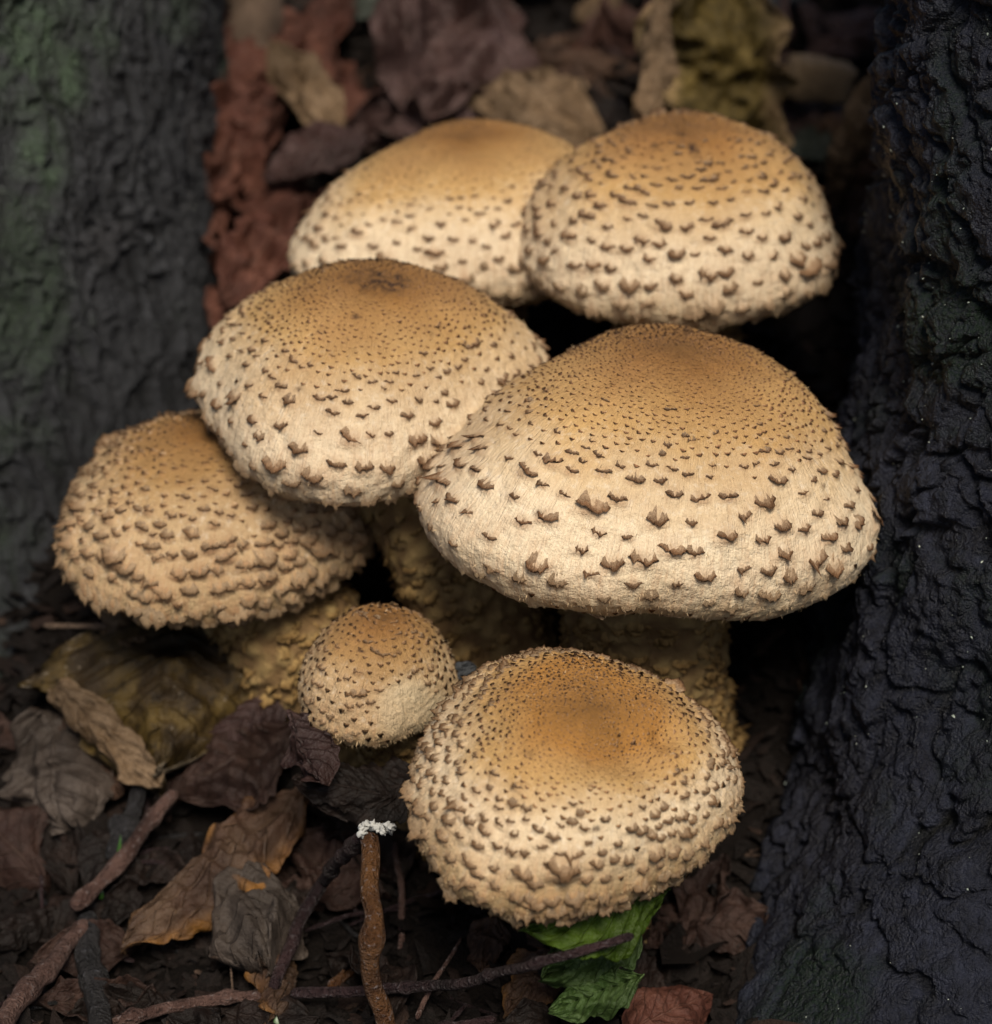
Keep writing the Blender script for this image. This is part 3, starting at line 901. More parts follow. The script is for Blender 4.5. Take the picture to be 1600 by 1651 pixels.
def leaf_geo(base, tip, up, half, outline=OVATE, curl=.5, bend=.1, crumple=.12, pleat=.03, seed=0, teeth=.09, nu=56, nv=38, twist=0, skew=1.0):
    r = np.random.default_rng(seed)
    base = np.array(base, float); tip = np.array(tip, float)
    L = np.linalg.norm(tip - base)
    eu = (tip - base) / L
    n0 = np.array(up, float); n0 -= eu * (n0 @ eu); n0 /= np.linalg.norm(n0)
    ev = np.cross(n0, eu)
    u = np.linspace(0, 1, nu)[:, None]
    v = np.linspace(-1, 1, nv)[None]
    hw = np.interp(u, *outline) * half
    eq = np.stack(np.broadcast_arrays(u * 5, np.sign(v) * 5.0, u * 0 + seed * .37), -1)
    tn = 1 + teeth * (2.6 * vnoise(eq, seed) + 1.2 * vnoise(eq * 3.1, seed + 1) + .7 * vnoise(eq * 8.3, seed + 2))
    side_k = np.where(v > 0, skew, 2 - skew)
    w = hw * (1 + (tn - 1) * np.abs(v)) * side_k
    cu = np.broadcast_to(np.asarray(curl, float), (2,))
    cc = np.where(v > 0, cu[1], cu[0]) * (.75 + .5 * (vnoise(np.stack(np.broadcast_arrays(u * 3, np.sign(v) * 2.0, u * 0 + seed), -1), seed + 3)))
    cc = np.where(np.abs(cc) < .05, .05, cc)
    a = np.abs(v) * cc
    x = np.sign(v) * w * np.sin(a) / cc
    z = -w * (1 - np.cos(a)) / cc
    tw = twist * (u - .5)
    x, z = x * np.cos(tw) - z * np.sin(tw), x * np.sin(tw) + z * np.cos(tw)
    z = z + bend * L * 4 * u * (1 - u)
    q = np.stack(np.broadcast_arrays(u * L, v * half, u * 0 + seed * 1.7), -1)
    ridg = 1 - 2 * np.abs(vnoise(q / (half * .55 + .2), seed + 1))
    ridg2 = 1 - 2 * np.abs(vnoise(q / (half * .26 + .08) + 31, seed + 12))
    z = z + crumple * (half + .3) * (.75 * ridg * (1 - .2 * np.abs(v)) + .38 * ridg2 + .6 * vnoise(q / (half * .3 + .1), seed + 2) * np.abs(v) + .2 * fbm(q / .3, 2, seed + 7))
    pleat = pleat * .45
    z = z + pleat * np.cos(2 * np.pi * (u * 8 - np.abs(v) * 2.6)) * (1 - np.abs(v) ** 3) - pleat * 1.5 * np.exp(-(v / .08) ** 2)
    jit = crumple * .35 * half
    uu = u * L + jit * vnoise(q / (half * .5 + .2) + 9, seed + 4)
    x = x + jit * vnoise(q / (half * .5 + .2) + 19, seed + 5)
    V = base + eu * uu[..., None] + ev * x[..., None] + n0 * z[..., None]
    dn = np.cross(np.gradient(V, axis=0), np.gradient(V, axis=1)); dn /= np.linalg.norm(dn, axis=-1)[..., None] + 1e-9
    if (dn @ n0).mean() < 0: dn = -dn
    th = .014 * (1 - .6 * np.abs(v))[..., None] + .002
    A, B = V + dn * th, V - dn * th
    F = grid_faces(nu, nv)
    f1 = F[:, ::-1] if np.cross(V[1, 0] - V[0, 0], V[0, 1] - V[0, 0]) @ dn[0, 0] > 0 else F
    edge = np.r_[np.arange(nv), np.arange(1, nu) * nv + nv - 1, (nu - 1) * nv + np.arange(nv - 2, -1, -1), np.arange(nu - 2, 0, -1) * nv]
    e2 = np.roll(edge, -1)
    FE = np.stack([edge, e2, e2 + nu * nv, edge + nu * nv], -1)
    FF = np.concatenate([f1, f1[:, ::-1] + nu * nv, FE])
    luv = np.stack(np.broadcast_arrays(u, v, u * 0), -1).reshape(-1, 3)
    return np.concatenate([A.reshape(-1, 3), B.reshape(-1, 3)]), FF, np.concatenate([luv, luv]), np.r_[np.zeros(nu * nv), np.ones(nu * nv)]


def add_leaf(label, mat, base, tip, half, up=(0, -.55, .85), group=None, stalk=None, name='dead_leaf', cat='leaf', **kw):
    V, F, luv, side = leaf_geo(base, tip, up, half, **kw)
    b = np.array(base, float)
    o = link(name, mesh_data(name, V - b, F, LM[mat], {'luv': luv, 'side': side}), None, b)
    tag(o, label, cat, group)
    if stalk is not None:
        me, _ = tube_mesh([b, *stalk], [.05, .045, .035], 8, LMS['stalk_green'], .01, len(label))
        me_o = link('stalk', me, o)
        me_o.location = Vector((np.array(_) - b) * S)
    return o


def tube_mesh(pts, rad, nv, mat, rough, seed, knots=0):
    pts = np.array(pts, float)
    seg = np.r_[0, np.cumsum(np.linalg.norm(np.diff(pts, axis=0), axis=1))]
    nu = max(16, int(seg[-1] / .07))
    uu = np.linspace(0, seg[-1], nu)
    C = np.stack([np.interp(uu, seg, pts[:, k]) for k in range(3)], -1)
    for _ in range(max(1, nu // 14)):
        C[1:-1] = (C[:-2] + 2 * C[1:-1] + C[2:]) / 4
    r = np.random.default_rng(seed)
    wob = np.stack([fbm(np.stack([uu / 1.2, uu * 0 + seed, uu * 0 + k], -1), 2, seed + k) for k in range(3)], -1)
    C = C + wob * np.mean(rad) * .6
    Rr = np.interp(uu / seg[-1], np.linspace(0, 1, len(rad)), rad)
    for _ in range(knots):
        c = r.uniform(.05, .95) * seg[-1]
        Rr = Rr * (1 + r.uniform(.25, .5) * np.exp(-((uu - c) / (np.mean(rad) * 1.1)) ** 2))
    tan = np.gradient(C, axis=0); tan /= np.linalg.norm(tan, axis=1)[:, None]
    ref = np.array([0.3, .2, 1.0]) if abs(tan.mean(0)[2]) < .7 else np.array([1.0, .2, 0])
    ex = np.cross(tan, ref); ex /= np.linalg.norm(ex, axis=1)[:, None]
    ey = np.cross(tan, ex)
    ph = np.linspace(0, 2 * np.pi, nv, endpoint=False)
    q = np.stack(np.broadcast_arrays(np.cos(ph)[None], np.sin(ph)[None], uu[:, None] / (np.mean(rad) * 3)), -1)
    rr = Rr[:, None] * (1 + rough * 10 * .12 * fbm(q * 1.6 + seed, 3, seed))
    rr[0] *= .55; rr[-1] *= .45
    V = C[:, None] + ex[:, None] * (np.cos(ph)[None] * rr)[..., None] + ey[:, None] * (np.sin(ph)[None] * rr)[..., None]
    V = np.concatenate([V.reshape(-1, 3), C[:1], C[-1:]])
    F = [tuple(f) for f in grid_faces(nu, nv, True)]
    n0 = nu * nv
    cap = [(j, n0, n0, (j + 1) % nv) for j in range(nv)] + [((nu - 1) * nv + (j + 1) % nv, n0 + 1, n0 + 1, (nu - 1) * nv + j) for j in range(nv)]
    me = bpy.data.meshes.new('twig')
    b = pts[0]
    me.from_pydata([tuple(x) for x in ((V - b) * S)], [], F + [(a, b_, d) for (a, b_, _c, d) in cap])
    for p_ in me.polygons: p_.use_smooth = True
    me.materials.append(mat)
    return me, b


def twig_material(name, c1, c2, speck, rough=.5):
    m = NT(name)
    o = m.obj()
    n1 = m.noise(o, 130, 5, .65)
    n2 = m.noise(o, 1100, 4, .65)
    n3 = m.noise(o, 45, 3, .6)
    c = m.mix(m.rng(n1, .38, .62), c1, c2)
    c = m.mix(m.rng(n3, .45, .65, 0, .7), c, mul(c1, .4))
    c = m.mix(m.rng(n2, .58, .68, 0, .8), c, speck)
    c = m.mix(m.rng(n2, .42, .3, 0, .8), c, mul(c1, .3))
    m.l(c, m.b.inputs['Base Color'])
    m.b.inputs['Roughness'].default_value = rough
    m.b.inputs['Specular IOR Level'].default_value = 0.3
    m.l(m.bump(m.math('ADD', n1, n2), .0022, 1.0), m.b.inputs['Normal'])
    return m.m


LMS = dict(
    twig_red=twig_material('twig_red_brown', (0.055, 0.028, 0.022), (0.13, 0.075, 0.06), (0.2, 0.16, 0.15)),
    twig_orange=twig_material('twig_orange_brown', (0.06, 0.025, 0.010), (0.13, 0.06, 0.022), (0.2, 0.17, 0.17), .35),
    twig_purple=twig_material('twig_purple_brown', (0.018, 0.010, 0.011), (0.042, 0.023, 0.024), (0.10, 0.085, 0.09), .4),
    twig_grey=twig_material('twig_dark_grey', (0.010, 0.0095, 0.010), (0.028, 0.026, 0.027), (0.08, 0.08, 0.09), .5),
    stalk_green=twig_material('stalk_green', (0.02, 0.035, 0.008), (0.04, 0.06, 0.015), (0.05, 0.06, 0.02)),
    twig_pale=twig_material('twig_pale_tan', (0.10, 0.066, 0.046), (0.16, 0.11, 0.078), (0.07, 0.045, 0.03), .7),
)


def add_twig(label, mat, pts, rad, seed, group=None, nv=12, knots=2, rough=.09, name='twig', cat='twig'):
    me, b = tube_mesh(pts, [q_ * (.78 if name == 'twig' else 1) for q_ in rad], nv, LMS[mat], rough, seed, knots)
    o = link(name, me, None, b)
    tag(o, label, cat, group)
    return o


# ---- leaves in front and beside the mushrooms
add_leaf('mottled yellow and dark brown leaf with a curled pale edge under the tan brown mushroom', 'yellow', G(278, 985, 2.1), G(268, 1275, .9), 2.9,
         outline=FAN, curl=(.9, 1.0), bend=.10, crumple=.2, pleat=.10, seed=11, teeth=.08, up=(0, -.75, .65), skew=.95)
add_leaf('pale frayed strip of leaf curling below the mottled yellow leaf', 'tan', G(90, 1105, 1.6), G(262, 1268, 1.15), .40, outline=STRIP, curl=.7, bend=.12,
         crumple=.3, pleat=.04, seed=13, teeth=.12, up=(0, -.8, .6))
add_leaf('grey brown leaf folded like a tent against the mossy trunk', 'grey', G(92, 1150, 1.1), G(125, 1345, .35), 1.25, curl=(.8, 1.5), bend=.05, crumple=.36, seed=12, twist=.4,
         up=(-.3, -.7, .6), outline=([0, .1, .4, .8, 1], [.15, .6, 1, .75, .2]))
add_leaf('reddish brown leaf rolled into a narrow strip beside the folded grey leaf', 'brown', G(100, 1160, 1.0), G(196, 1285, .5), .33, outline=STRIP, curl=1.6, bend=.05, crumple=.12, pleat=.07, seed=14, up=(.2, -.6, .7))
add_leaf('long brown leaf with orange tip lying across the twigs', 'orange', G(495, 1285, .9), G(200, 1540, .6), .95, curl=(1.8, .7), bend=.10, crumple=.28, pleat=.045, seed=15, up=(-.25, -.55, .8))
add_leaf('dark reddish brown leaf tucked above the long brown leaf', 'darkred', G(482, 1175, 1.2), G(285, 1290, .7), 1.05, curl=(1.2, -.5), bend=.1, crumple=.25, pleat=.04, seed=16)
add_leaf('greyish mauve rolled leaf edge beside the mottled yellow leaf', 'mauve', G(455, 1120, 1.45), G(308, 1238, 1.0), .55, outline=STRIP, curl=1.3, bend=.08, crumple=.14, pleat=.05, seed=17, up=(-.2, -.6, .7))
add_leaf('crumpled pale grey brown leaf ball on the dark soil', 'grey', G(392, 1415, .9), G(430, 1580, .6), 1.5, curl=(3.4, 2.8), bend=.12, crumple=.34, pleat=.1, seed=18, up=(.1, -.8, .55))
add_leaf('small rolled rusty leaf caught on the long purple twig', 'orange', G(462, 1548, .5), G(428, 1648, .55), .8, curl=(3.2, 2.6), bend=.05, crumple=.25, seed=19, up=(.3, -.8, .5))
def to_ground(p_, dx, dy):
    return [np.array([p_[0] + dx * .6, p_[1] + dy * .6, p_[2] * .55]), np.array([p_[0] + dx, p_[1] + dy, float(ground_z(p_[0] + dx, p_[1] + dy)) - .05])]


q0 = P(1075, 1435, -4.0)
add_leaf('bright green leaf tucked directly under the lowest mushroom', 'green', q0, P(842, 1500, -4.9), .8, curl=.5, bend=.12, crumple=.14, pleat=.05, seed=20, name='green_leaf', up=(0, -.75, .65), stalk=to_ground(q0, -.7, 1.3))
q0 = P(1035, 1490, -3.3)
add_leaf('pale crinkled green leaf under the dark purple twig', 'palegreen', q0, P(872, 1580, -3.5), .8, curl=.4, bend=.1, crumple=.26, pleat=.08, seed=21, name='green_leaf', teeth=.12, up=(0, -.8, .6), stalk=to_ground(q0, -.7, 1.3))
q0 = P(1035, 1575, -3.3)
add_leaf('small pale green leaf tip on the soil at the foot of the black trunk', 'palegreen', q0, P(885, 1632, -3.5), .42, curl=.4, bend=.06, crumple=.26, pleat=.08, seed=22, name='green_leaf', teeth=.12, up=(0, -.7, .7), stalk=to_ground(q0, -.7, 1.3))
add_leaf('dark red pointed leaf beside the black trunk root', 'red', G(1005, 1665, .35), G(1148, 1605, .5), .62, curl=.6, bend=.06, crumple=.12, seed=23)
add_leaf('rusty brown leaf beside the green leaves', 'orange', G(900, 1535, .3), G(815, 1640, .2), .55, curl=.9, bend=.1, crumple=.16, seed=24)
add_leaf('dark brown upright leaf behind the thin slanting twig', 'brown', G(800, 1475, .5), G(775, 1575, .2), .42, curl=.9, bend=.1, crumple=.2, seed=25)
add_leaf('pale pinkish leaf behind the mottled yellow leaf', 'tan', G(230, 985, 2.2), G(180, 1062, 1.8), .55, curl=.5, crumple=.12, seed=26, up=(0, -.9, .4))
add_leaf('pale blue grey flake wedged behind the lowest mushroom', 'blue', P(765, 1075, -.2), P(672, 1160, -.6), .28, outline=STRIP, curl=.4, crumple=.3, seed=27, up=(0, -.9, .4), name='bark_flake', cat='flake', teeth=.15)
add_leaf('blackish leaf draped at the foot of the button mushroom', 'dark', P(690, 1262, -.9), P(505, 1300, -1.0), .7, curl=(.8, .5), bend=.08, crumple=.16, seed=28, up=(0, -.6, .8), teeth=.12)
add_leaf('dark brown leaf rolled beneath the button mushroom', 'dark', P(640, 1285, -1.1), P(470, 1255, -1.1), .5, curl=(1.0, .9), bend=.08, crumple=.16, seed=29, up=(0, -.7, .7), teeth=.12)
add_leaf('dark reddish leaf standing against the stem base beside the button mushroom', 'mauve', P(480, 1150, -1.0), P(530, 1265, -1.9), .6, curl=(.9, .6), bend=.06, crumple=.25, seed=30, up=(-.3, -.9, .3), teeth=.12)
# ---- leaves behind the mushrooms
add_leaf('upright withered yellow olive leaf behind the coarse scaled mushroom', 'olive', G(1165, 300, .4), P(1150, -60, 9.5), 1.65, curl=(-.7, .9), bend=.06, crumple=.3, pleat=.05, seed=31, up=(.1, -.95, .3), twist=.3,
         outline=([0, .15, .5, .85, 1], [.6, .95, 1, .8, .5]), teeth=.14)
add_leaf('pale lilac beige curled edge on the upright yellow olive leaf', 'tan', P(1048, 195, 7.4), P(1075, -20, 8.7), .42, outline=STRIP, curl=1.2, bend=.05, crumple=.3, seed=32, up=(-.3, -.9, .3), teeth=.15)
add_leaf('pale beige curled leaf behind the rearmost mushroom', 'tan', G(985, 225, 1.3), G(752, 165, 1.2), .95, curl=(.6, 1.6), bend=.14, crumple=.26, teeth=.12, seed=33, up=(0, -.8, .6))
add_leaf('pale beige folded leaf scrap above the curled beige leaf', 'tan', G(965, 190, 1.4), G(838, 118, 1.3), .55, curl=1.4, bend=.15, crumple=.25, seed=34)
add_leaf('narrow brown leaf stretched above the beige leaves', 'brown', G(1040, 118, .9), G(800, 90, .9), .45, curl=1.2, bend=.1, crumple=.12, seed=35)
add_leaf('large dark mauve brown crumpled leaf behind the rearmost mushroom', 'mauve', G(760, -40, 1.8), G(690, 225, 1.0), 2.0, curl=(-.9, .8), bend=.1, crumple=.4, pleat=.06, seed=36, up=(0, -.8, .6), teeth=.15, twist=.6)
add_leaf('grey green leaf behind the mauve brown leaf', 'sage', G(720, -25, .8), G(555, 30, .8), .75, curl=.6, bend=.08, crumple=.12, pleat=.05, seed=37)
add_leaf('russet orange leaf beside the tall pale stick', 'red', G(565, -20, .9), G(490, 130, .8), .65, curl=1.0, bend=.12, crumple=.25, seed=38)
add_leaf('tan crumpled leaf at the foot of the tall pale stick', 'tan', G(440, 75, 2.4), G(550, 235, 1.9), .75, curl=1.1, bend=.12, crumple=.28, seed=39)
add_leaf('pinkish brown rounded leaf beside the rearmost mushroom', 'mauve', G(590, 215, 2.2), G(425, 290, 2.2), .8, curl=.9, bend=.14, crumple=.16, seed=40)
add_leaf('reddish crumpled leaf against the mossy trunk, topmost of its heap', 'red', G(445, 165, 1.4), G(322, 345, 1.3), 1.25, curl=(-1.0, .9), bend=.1, crumple=.42, pleat=.06, teeth=.15, twist=.5, seed=41, up=(.2, -.8, .5))
add_leaf('reddish torn leaf strip hanging down beside the mossy trunk', 'red', G(335, 215, 1.3), G(330, 440, .8), .5, outline=STRIP, curl=.9, bend=.06, crumple=.2, seed=42, up=(.3, -.8, .4), teeth=.15)
add_leaf('reddish brown leaf spread between the mossy trunk and the rearmost mushroom', 'red', G(490, 320, 1.0), G(355, 510, 1.0), 1.25, curl=(.9, -1.0), bend=.12, crumple=.42, teeth=.15, twist=-.6, seed=43, up=(.1, -.8, .5))
add_leaf('dark red leaf low between the mossy trunk and the smudged mushroom', 'red', G(420, 400, .8), G(340, 555, .6), .95, curl=(-1.1, .6), bend=.1, crumple=.4, teeth=.15, seed=44, up=(.2, -.8, .5))
add_leaf('tan leaf strip leaning on the black bark trunk', 'tan', G(1345, 330, .9), P(1418, 120, 7.5), .42, outline=STRIP, curl=.8, bend=.06, crumple=.12, seed=45, up=(-.4, -.9, .3))
add_leaf('dark grey green leaf beneath the wood chip', 'sage', G(1405, 165, .8), G(1268, 262, .7), .8, curl=.5, bend=.06, crumple=.12, seed=46)
add_leaf('dark mauve leaf above the wood chip', 'mauve', G(1430, 35, 1.1), G(1290, 110, 1.0), .6, curl=1.2, bend=.1, crumple=.25, seed=47)
add_leaf('narrow rosy brown leaf edge standing beside the wood chip', 'mauve', G(1298, 5, 1.6), G(1325, 105, 1.1), .22, outline=STRIP, curl=1.0, crumple=.2, seed=48)
add_leaf('grey leaf scrap beyond the upright yellow olive leaf', 'blue', G(1310, -15, .8), G(1222, 15, .7), .35, curl=.6, crumple=.2, seed=49)
add_leaf('small beige leaf scrap beyond the narrow brown leaf', 'tan', G(1000, -5, .7), G(925, 35, .6), .4, curl=.9, crumple=.25, seed=50)
add_leaf('pale round leaf scrap in the dark gap beside the upright leaf', 'grey', G(1012, 50, .6), G(1020, 90, .5), .3, curl=.7, crumple=.2, seed=51)

# ---- filler leaves of the litter
r = np.random.default_rng(5)
mats_b = ['dark', 'brown', 'mauve', 'red', 'dark', 'brown']
for k in range(46):
    px, py = r.uniform(290, 1440), r.uniform(-60, 330)
    c = G(px, py, r.uniform(.1, .7))
    a = r.uniform(0, 2 * np.pi); ln = r.uniform(2.2, 4.6)
    t_ = c + np.array([math.cos(a), math.sin(a) * .7, 0]) * ln
    t_[2] = float(ground_z(t_[0], t_[1])) + r.uniform(.1, 1.3)
    sg = 1 if r.random() < .5 else -1
    add_leaf({'dark': 'blackish brown', 'brown': 'plain brown', 'mauve': 'mauve tinged', 'red': 'reddish'}[mats_b[k % 6]] + ' dead leaf lying in the litter behind the mushroom cluster', mats_b[k % 6], c, t_, ln * r.uniform(.24, .42), group=mats_b[k % 6] + ' dead leaves behind the mushroom cluster',
             curl=(sg * r.uniform(.4, 1.5), sg * r.uniform(.2, 1.3)), bend=r.uniform(-.08, .18), crumple=r.uniform(.2, .45), seed=200 + k, up=(r.normal() * .5, -.5 + .3 * r.normal(), .7), nu=36, nv=24, twist=r.normal() * .8, teeth=.14)
for k in range(60):
    px, py = r.uniform(-20, 1120), r.uniform(1080, 1660)
    c = G(px, py, r.uniform(0, .3))
    a = r.uniform(0, 2 * np.pi); ln = r.uniform(1.0, 2.6)
    t_ = c + np.array([math.cos(a), math.sin(a), 0]) * ln
    t_[2] = float(ground_z(t_[0], t_[1])) + r.uniform(.0, .5)
    sg = 1 if r.random() < .5 else -1
    fm_ = ('dark', 'darkred', 'dark')[k % 3]
    add_leaf({'dark': 'blackish decaying leaf', 'darkred': 'reddish black decaying leaf'}[fm_] + ' curled on the soil among the twigs', fm_, c, t_, ln * r.uniform(.2, .36), group=fm_ + ' decaying leaves on the soil',
             curl=(sg * r.uniform(.5, 1.9), sg * r.uniform(.3, 1.5)), bend=r.uniform(-.05, .15), crumple=r.uniform(.2, .42), seed=300 + k, up=(r.normal() * .4, -.4, .8), nu=30, nv=20, twist=r.normal() * .8, teeth=.14)

# ------------------------------------------------------------------ twigs and sticks
t1 = add_twig('upright orange brown twig with white fungus on its top', 'twig_orange', [G(622, 1668, .9), P(598, 1520, -4.2), P(592, 1345, -3.2)], [.21, .195, .2], 1, knots=1, rough=.04)
fung = NT('white_fungus')
fung.l(fung.mix(fung.noise(fung.obj(), 900), (0.2, 0.2, 0.19), (0.5, 0.5, 0.48)), fung.b.inputs['Base Color'])
fung.b.inputs['Roughness'].default_value = .9
tp = P(592, 1340, -3.3)
fv, ff = [], []
rr_ = np.random.default_rng(3)
for k in range(26):
    c = tp + np.array([rr_.uniform(-.12, .42), rr_.uniform(-.12, .12), rr_.uniform(-.04, .14)])
    th_, ph_ = np.meshgrid(np.linspace(0, np.pi, 7), np.linspace(0, 2 * np.pi, 9, endpoint=False), indexing='ij')
    q = np.stack([np.sin(th_) * np.cos(ph_), np.sin(th_) * np.sin(ph_), np.cos(th_)], -1)
    q = q * (rr_.uniform(.02, .075) * (1 + .9 * fbm(q * 2.5 + k, 3, k)))[..., None]
    ff.append(grid_faces(7, 9, True) + len(fv) * 63)
    fv.append((c + q).reshape(-1, 3))
fo = link('white_fungus', mesh_data('white_fungus', np.concatenate(fv) - G(622, 1668, .9), np.concatenate(ff), fung.m), t1)
add_twig('long purple brown twig lying across the soil below the lowest mushroom', 'twig_purple', [G(470, 1602, .5), G(700, 1592, .9), P(860, 1560, -5.0), P(1024, 1506, -5.3)], [.13, .12, .11, .09], 2, knots=4)
add_twig('thick reddish twig stub continuing the long purple twig', 'twig_red', [G(180, 1640, .5), G(330, 1612, .6), G(425, 1604, .6)], [.12, .14, .12], 3, knots=3)
add_twig('mottled purple twig slanting up to the white fungus', 'twig_purple', [G(440, 1600, .5), G(480, 1490, 1.2), G(520, 1420, 1.5), P(582, 1350, -2.9)], [.14, .15, .15, .14], 4, knots=4)
add_twig('reddish twig with a knobby end beside the long brown leaf', 'twig_red', [G(112, 1470, .8), G(190, 1385, 1.0), G(285, 1278, 1.3)], [.17, .17, .15], 5, knots=4, nv=14)
add_twig('greyish pink twig slanting from the soil beneath the grass blade', 'twig_red', [G(-25, 1672, .7), G(50, 1590, .8), G(150, 1482, .8)], [.24, .21, .17], 6, knots=3, nv=14)
add_twig('thick dark grey stick standing in the soil beside the long leaf', 'twig_grey', [G(165, 1690, .5), G(150, 1590, .7), G(130, 1485, .7)], [.25, .24, .22], 7, knots=2, nv=16)
add_twig('dark grey stick behind the reddish knobby twig', 'twig_grey', [G(180, 1395, .5), G(215, 1290, .8), G(232, 1215, 1.0)], [.22, .2, .18], 8, nv=16)
add_twig('thin slanting twig crossing behind the long purple twig', 'twig_red', [G(672, 1645, .3), G(700, 1582, .6), G(745, 1512, .7)], [.06, .055, .03], 9, knots=1)
add_twig('slender dark twig standing behind the upright orange twig', 'twig_red', [G(645, 1545, .1), G(648, 1440, .5), G(638, 1355, .8)], [.08, .08, .07], 10, knots=1)
add_twig('short rusty twig lying behind the upright orange twig', 'twig_orange', [G(530, 1595, .3), G(560, 1565, .4), G(592, 1540, .4)], [.11, .12, .08], 11)
add_twig('pinkish twig at the soil below the long purple twig', 'twig_purple', [G(690, 1662, .3), G(800, 1640, .4)], [.12, .1], 12)
add_twig('short brown leaf stalk poking out beside the mossy trunk', 'twig_pale', [G(72, 1008, 2.0), G(175, 1010, 2.1)], [.075, .06], 13, knots=1)
add_twig('bluish grey twig poking out between the button and the lowest mushroom', 'twig_grey', [G(645, 1258, .9), G(705, 1185, 1.5)], [.1, .1], 14)
add_twig('tall pale brown stick standing beside the mossy trunk', 'twig_pale', [G(402, 200, -.6), G(402, 200, -.6) + np.array([.1, .5, 2.5]), G(402, 200, -.6) + np.array([.25, 1.1, 6.5])], [.6, .62, .62], 15, nv=26, knots=0, rough=.03, name='stick', cat='stick')
add_twig('fine pale hairlike stalk under the crumpled pale leaf', 'twig_pale', [G(376, 1610, .2), G(370, 1540, .6)], [.025, .02], 16, knots=0)
for k in range(44):
    px, py = r.uniform(0, 1100), r.uniform(1230, 1660)
    c = G(px, py, r.uniform(0.02, .5))
    a = r.uniform(0, 2 * np.pi); ln = r.uniform(.8, 2.4)
    t_ = c + np.array([math.cos(a), math.sin(a), 0]) * ln
    t_[2] = float(ground_z(t_[0], t_[1])) + r.uniform(.05, .35)
    add_twig(('thin purplish' if k % 2 else 'thin dark grey') + ' twig half buried in the soil below the mushrooms', 'twig_purple' if k % 2 else 'twig_grey', [c, (c + t_) / 2 + r.normal(size=3) * .08, t_], [.05, .055, .035], 60 + k, group=('purplish' if k % 2 else 'grey') + ' half buried twigs', nv=8, knots=1)

# wood chip behind: a split block with worn corners
cc = G(1322, 128, 2.3)
cv = np.array([[x, y, z] for x in np.linspace(-1, 1, 9) for y in np.linspace(-1, 1, 7) for z in np.linspace(-1, 1, 7)])
import bmesh
bm = bmesh.new()
bmesh.ops.create_cube(bm, size=2)
bmesh.ops.subdivide_edges(bm, edges=bm.edges[:], cuts=7, use_grid_fill=True)
bm.verts.ensure_lookup_table()
co = np.array([v_.co[:] for v_ in bm.verts])
sh = np.sign(co) * np.abs(co) ** 1.0
rnd = (np.abs(co) ** 6).sum(1) ** (1 / 6)
co = co / np.maximum(rnd, 1)[:, None] * np.array([.78, .35, .48])
co = co + .05 * np.stack([fbm(co * 2.2, 3, 4), fbm(co * 2.2, 3, 5), fbm(co * 2.2, 3, 6)], -1)
rot = np.array(Matrix.Rotation(math.radians(14), 3, 'Y') @ Matrix.Rotation(math.radians(20), 3, 'Z'))
co = co @ rot.T
for v_, q in zip(bm.verts, co): v_.co = q * S
me = bpy.data.meshes.new('wood_chip')
bm.to_mesh(me); bm.free()
for p_ in me.polygons: p_.use_smooth = True
me.materials.append(twig_material('wood_chip', (0.21, 0.145, 0.085), (0.28, 0.20, 0.125), (0.15, 0.10, 0.06), .8))
tag(link('wood_chip', me, None, cc), 'pale tan wood chip between the upright leaf and the black trunk', 'wood chip')

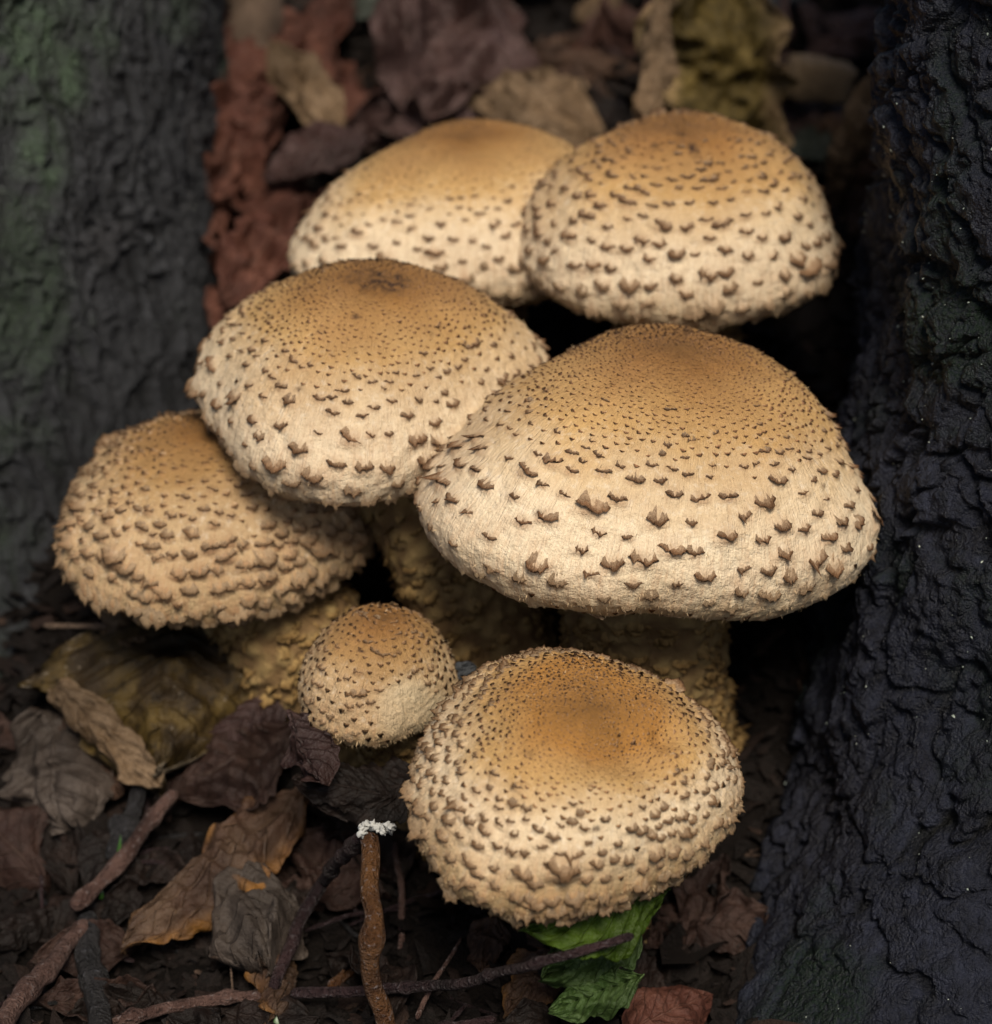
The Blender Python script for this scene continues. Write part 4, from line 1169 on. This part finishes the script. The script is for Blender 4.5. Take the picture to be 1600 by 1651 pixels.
# grass blades
gm = NT('grass_blade')
gm.l(gm.mix(gm.noise(gm.obj(), 400), (0.018, 0.055, 0.006), (0.03, 0.085, 0.012)), gm.b.inputs['Base Color'])
gm.b.inputs['Roughness'].default_value = .4
for (lab, a, b_, w_) in (('bright green grass blade beside the reddish knobby twig', (190, 1400, .7), (195, 1345, 1.2), .055),
                         ('short green grass tip where the knobby twig ends', (163, 1450, .6), (166, 1428, .8), .04),
                         ('faint green grass tip in the gap below the folded grey leaf', (128, 1372, .2), (131, 1346, .4), .05),
                         ('green grass blade at the small rolled rusty leaf', (448, 1665, .3), (444, 1630, .6), .06)):
    A_, B_ = G(*a), G(*b_)
    u_ = np.linspace(0, 1, 10)
    ctr = A_ + (B_ - A_) * u_[:, None] + np.array([0, -.05, 0]) * (u_ * (1 - u_))[:, None] * 4
    wv = w_ * (1 - u_ ** 2.2)
    V = np.stack([ctr - RT * wv[:, None], ctr + np.array([0, -.4, .2]) * wv[:, None] * .5, ctr + RT * wv[:, None]], 1)
    tag(link('grass_blade', mesh_data('grass_blade', V.reshape(-1, 3) - A_, grid_faces(10, 3), gm.m), None, A_), lab, 'grass blade')

# crumbs of leaf litter all over the ground
nl = 12000
cx_ = r.uniform(-13, 13, nl); cy_ = r.uniform(-12, 22, nl)
cz_ = ground_z(cx_, cy_) + r.uniform(.0, .16, nl)
c = np.stack([cx_, cy_, cz_], -1)
ang = r.uniform(0, 2 * np.pi, nl); sz = np.exp(r.normal(-1.75, .5, nl))
e1 = np.stack([np.cos(ang), np.sin(ang), r.normal(0, .35, nl)], -1)
e2 = np.stack([-np.sin(ang), np.cos(ang), r.normal(0, .35, nl)], -1)
V = []
for k in range(8):
    an = 2 * np.pi * k / 8
    rad = sz * r.uniform(.45, 1.25, nl)
    V.append(c + e1 * (np.cos(an) * rad * 1.5)[:, None] + e2 * (np.sin(an) * rad * .7)[:, None] + np.array([0, 0, 1.0]) * (r.normal(0, .25, nl) * sz)[:, None])
V.append(c + np.array([0, 0, .06]))
V = np.stack(V, 1).reshape(-1, 3)
b0 = np.arange(nl) * 9
F = np.stack([np.stack([b0 + k, b0 + (k + 1) % 8, b0 + 8], -1) for k in range(8)], 1).reshape(-1, 3)
tone = np.repeat(r.random(nl) ** 1.5, 9)
lm = NT('litter_crumbs')
lt = lm.attr('tone').outputs['Fac']
lc = lm.ramp(lt, [(0, (0.004, 0.003, 0.0025)), (.7, (0.006, 0.004, 0.003)), (.92, (0.02, 0.011, 0.008)), (1, (0.07, 0.045, 0.032))])
ln_ = lm.noise(lm.obj(), 900, 4, .65)
lm.l(lm.mix(lm.rng(ln_, .4, .7, 0, .7), lc, (0.012, 0.008, 0.007)), lm.b.inputs['Base Color'])
lm.b.inputs['Roughness'].default_value = .7
lm.b.inputs['Specular IOR Level'].default_value = .15
lm.l(lm.bump(ln_, .0015, .8), lm.b.inputs['Normal'])
tag(link('leaf_litter', mesh_data('leaf_litter', V, F, lm.m, {'tone': tone}, False)), 'dark crumbled leaf litter scattered over the soil', 'leaf litter', kind='stuff')
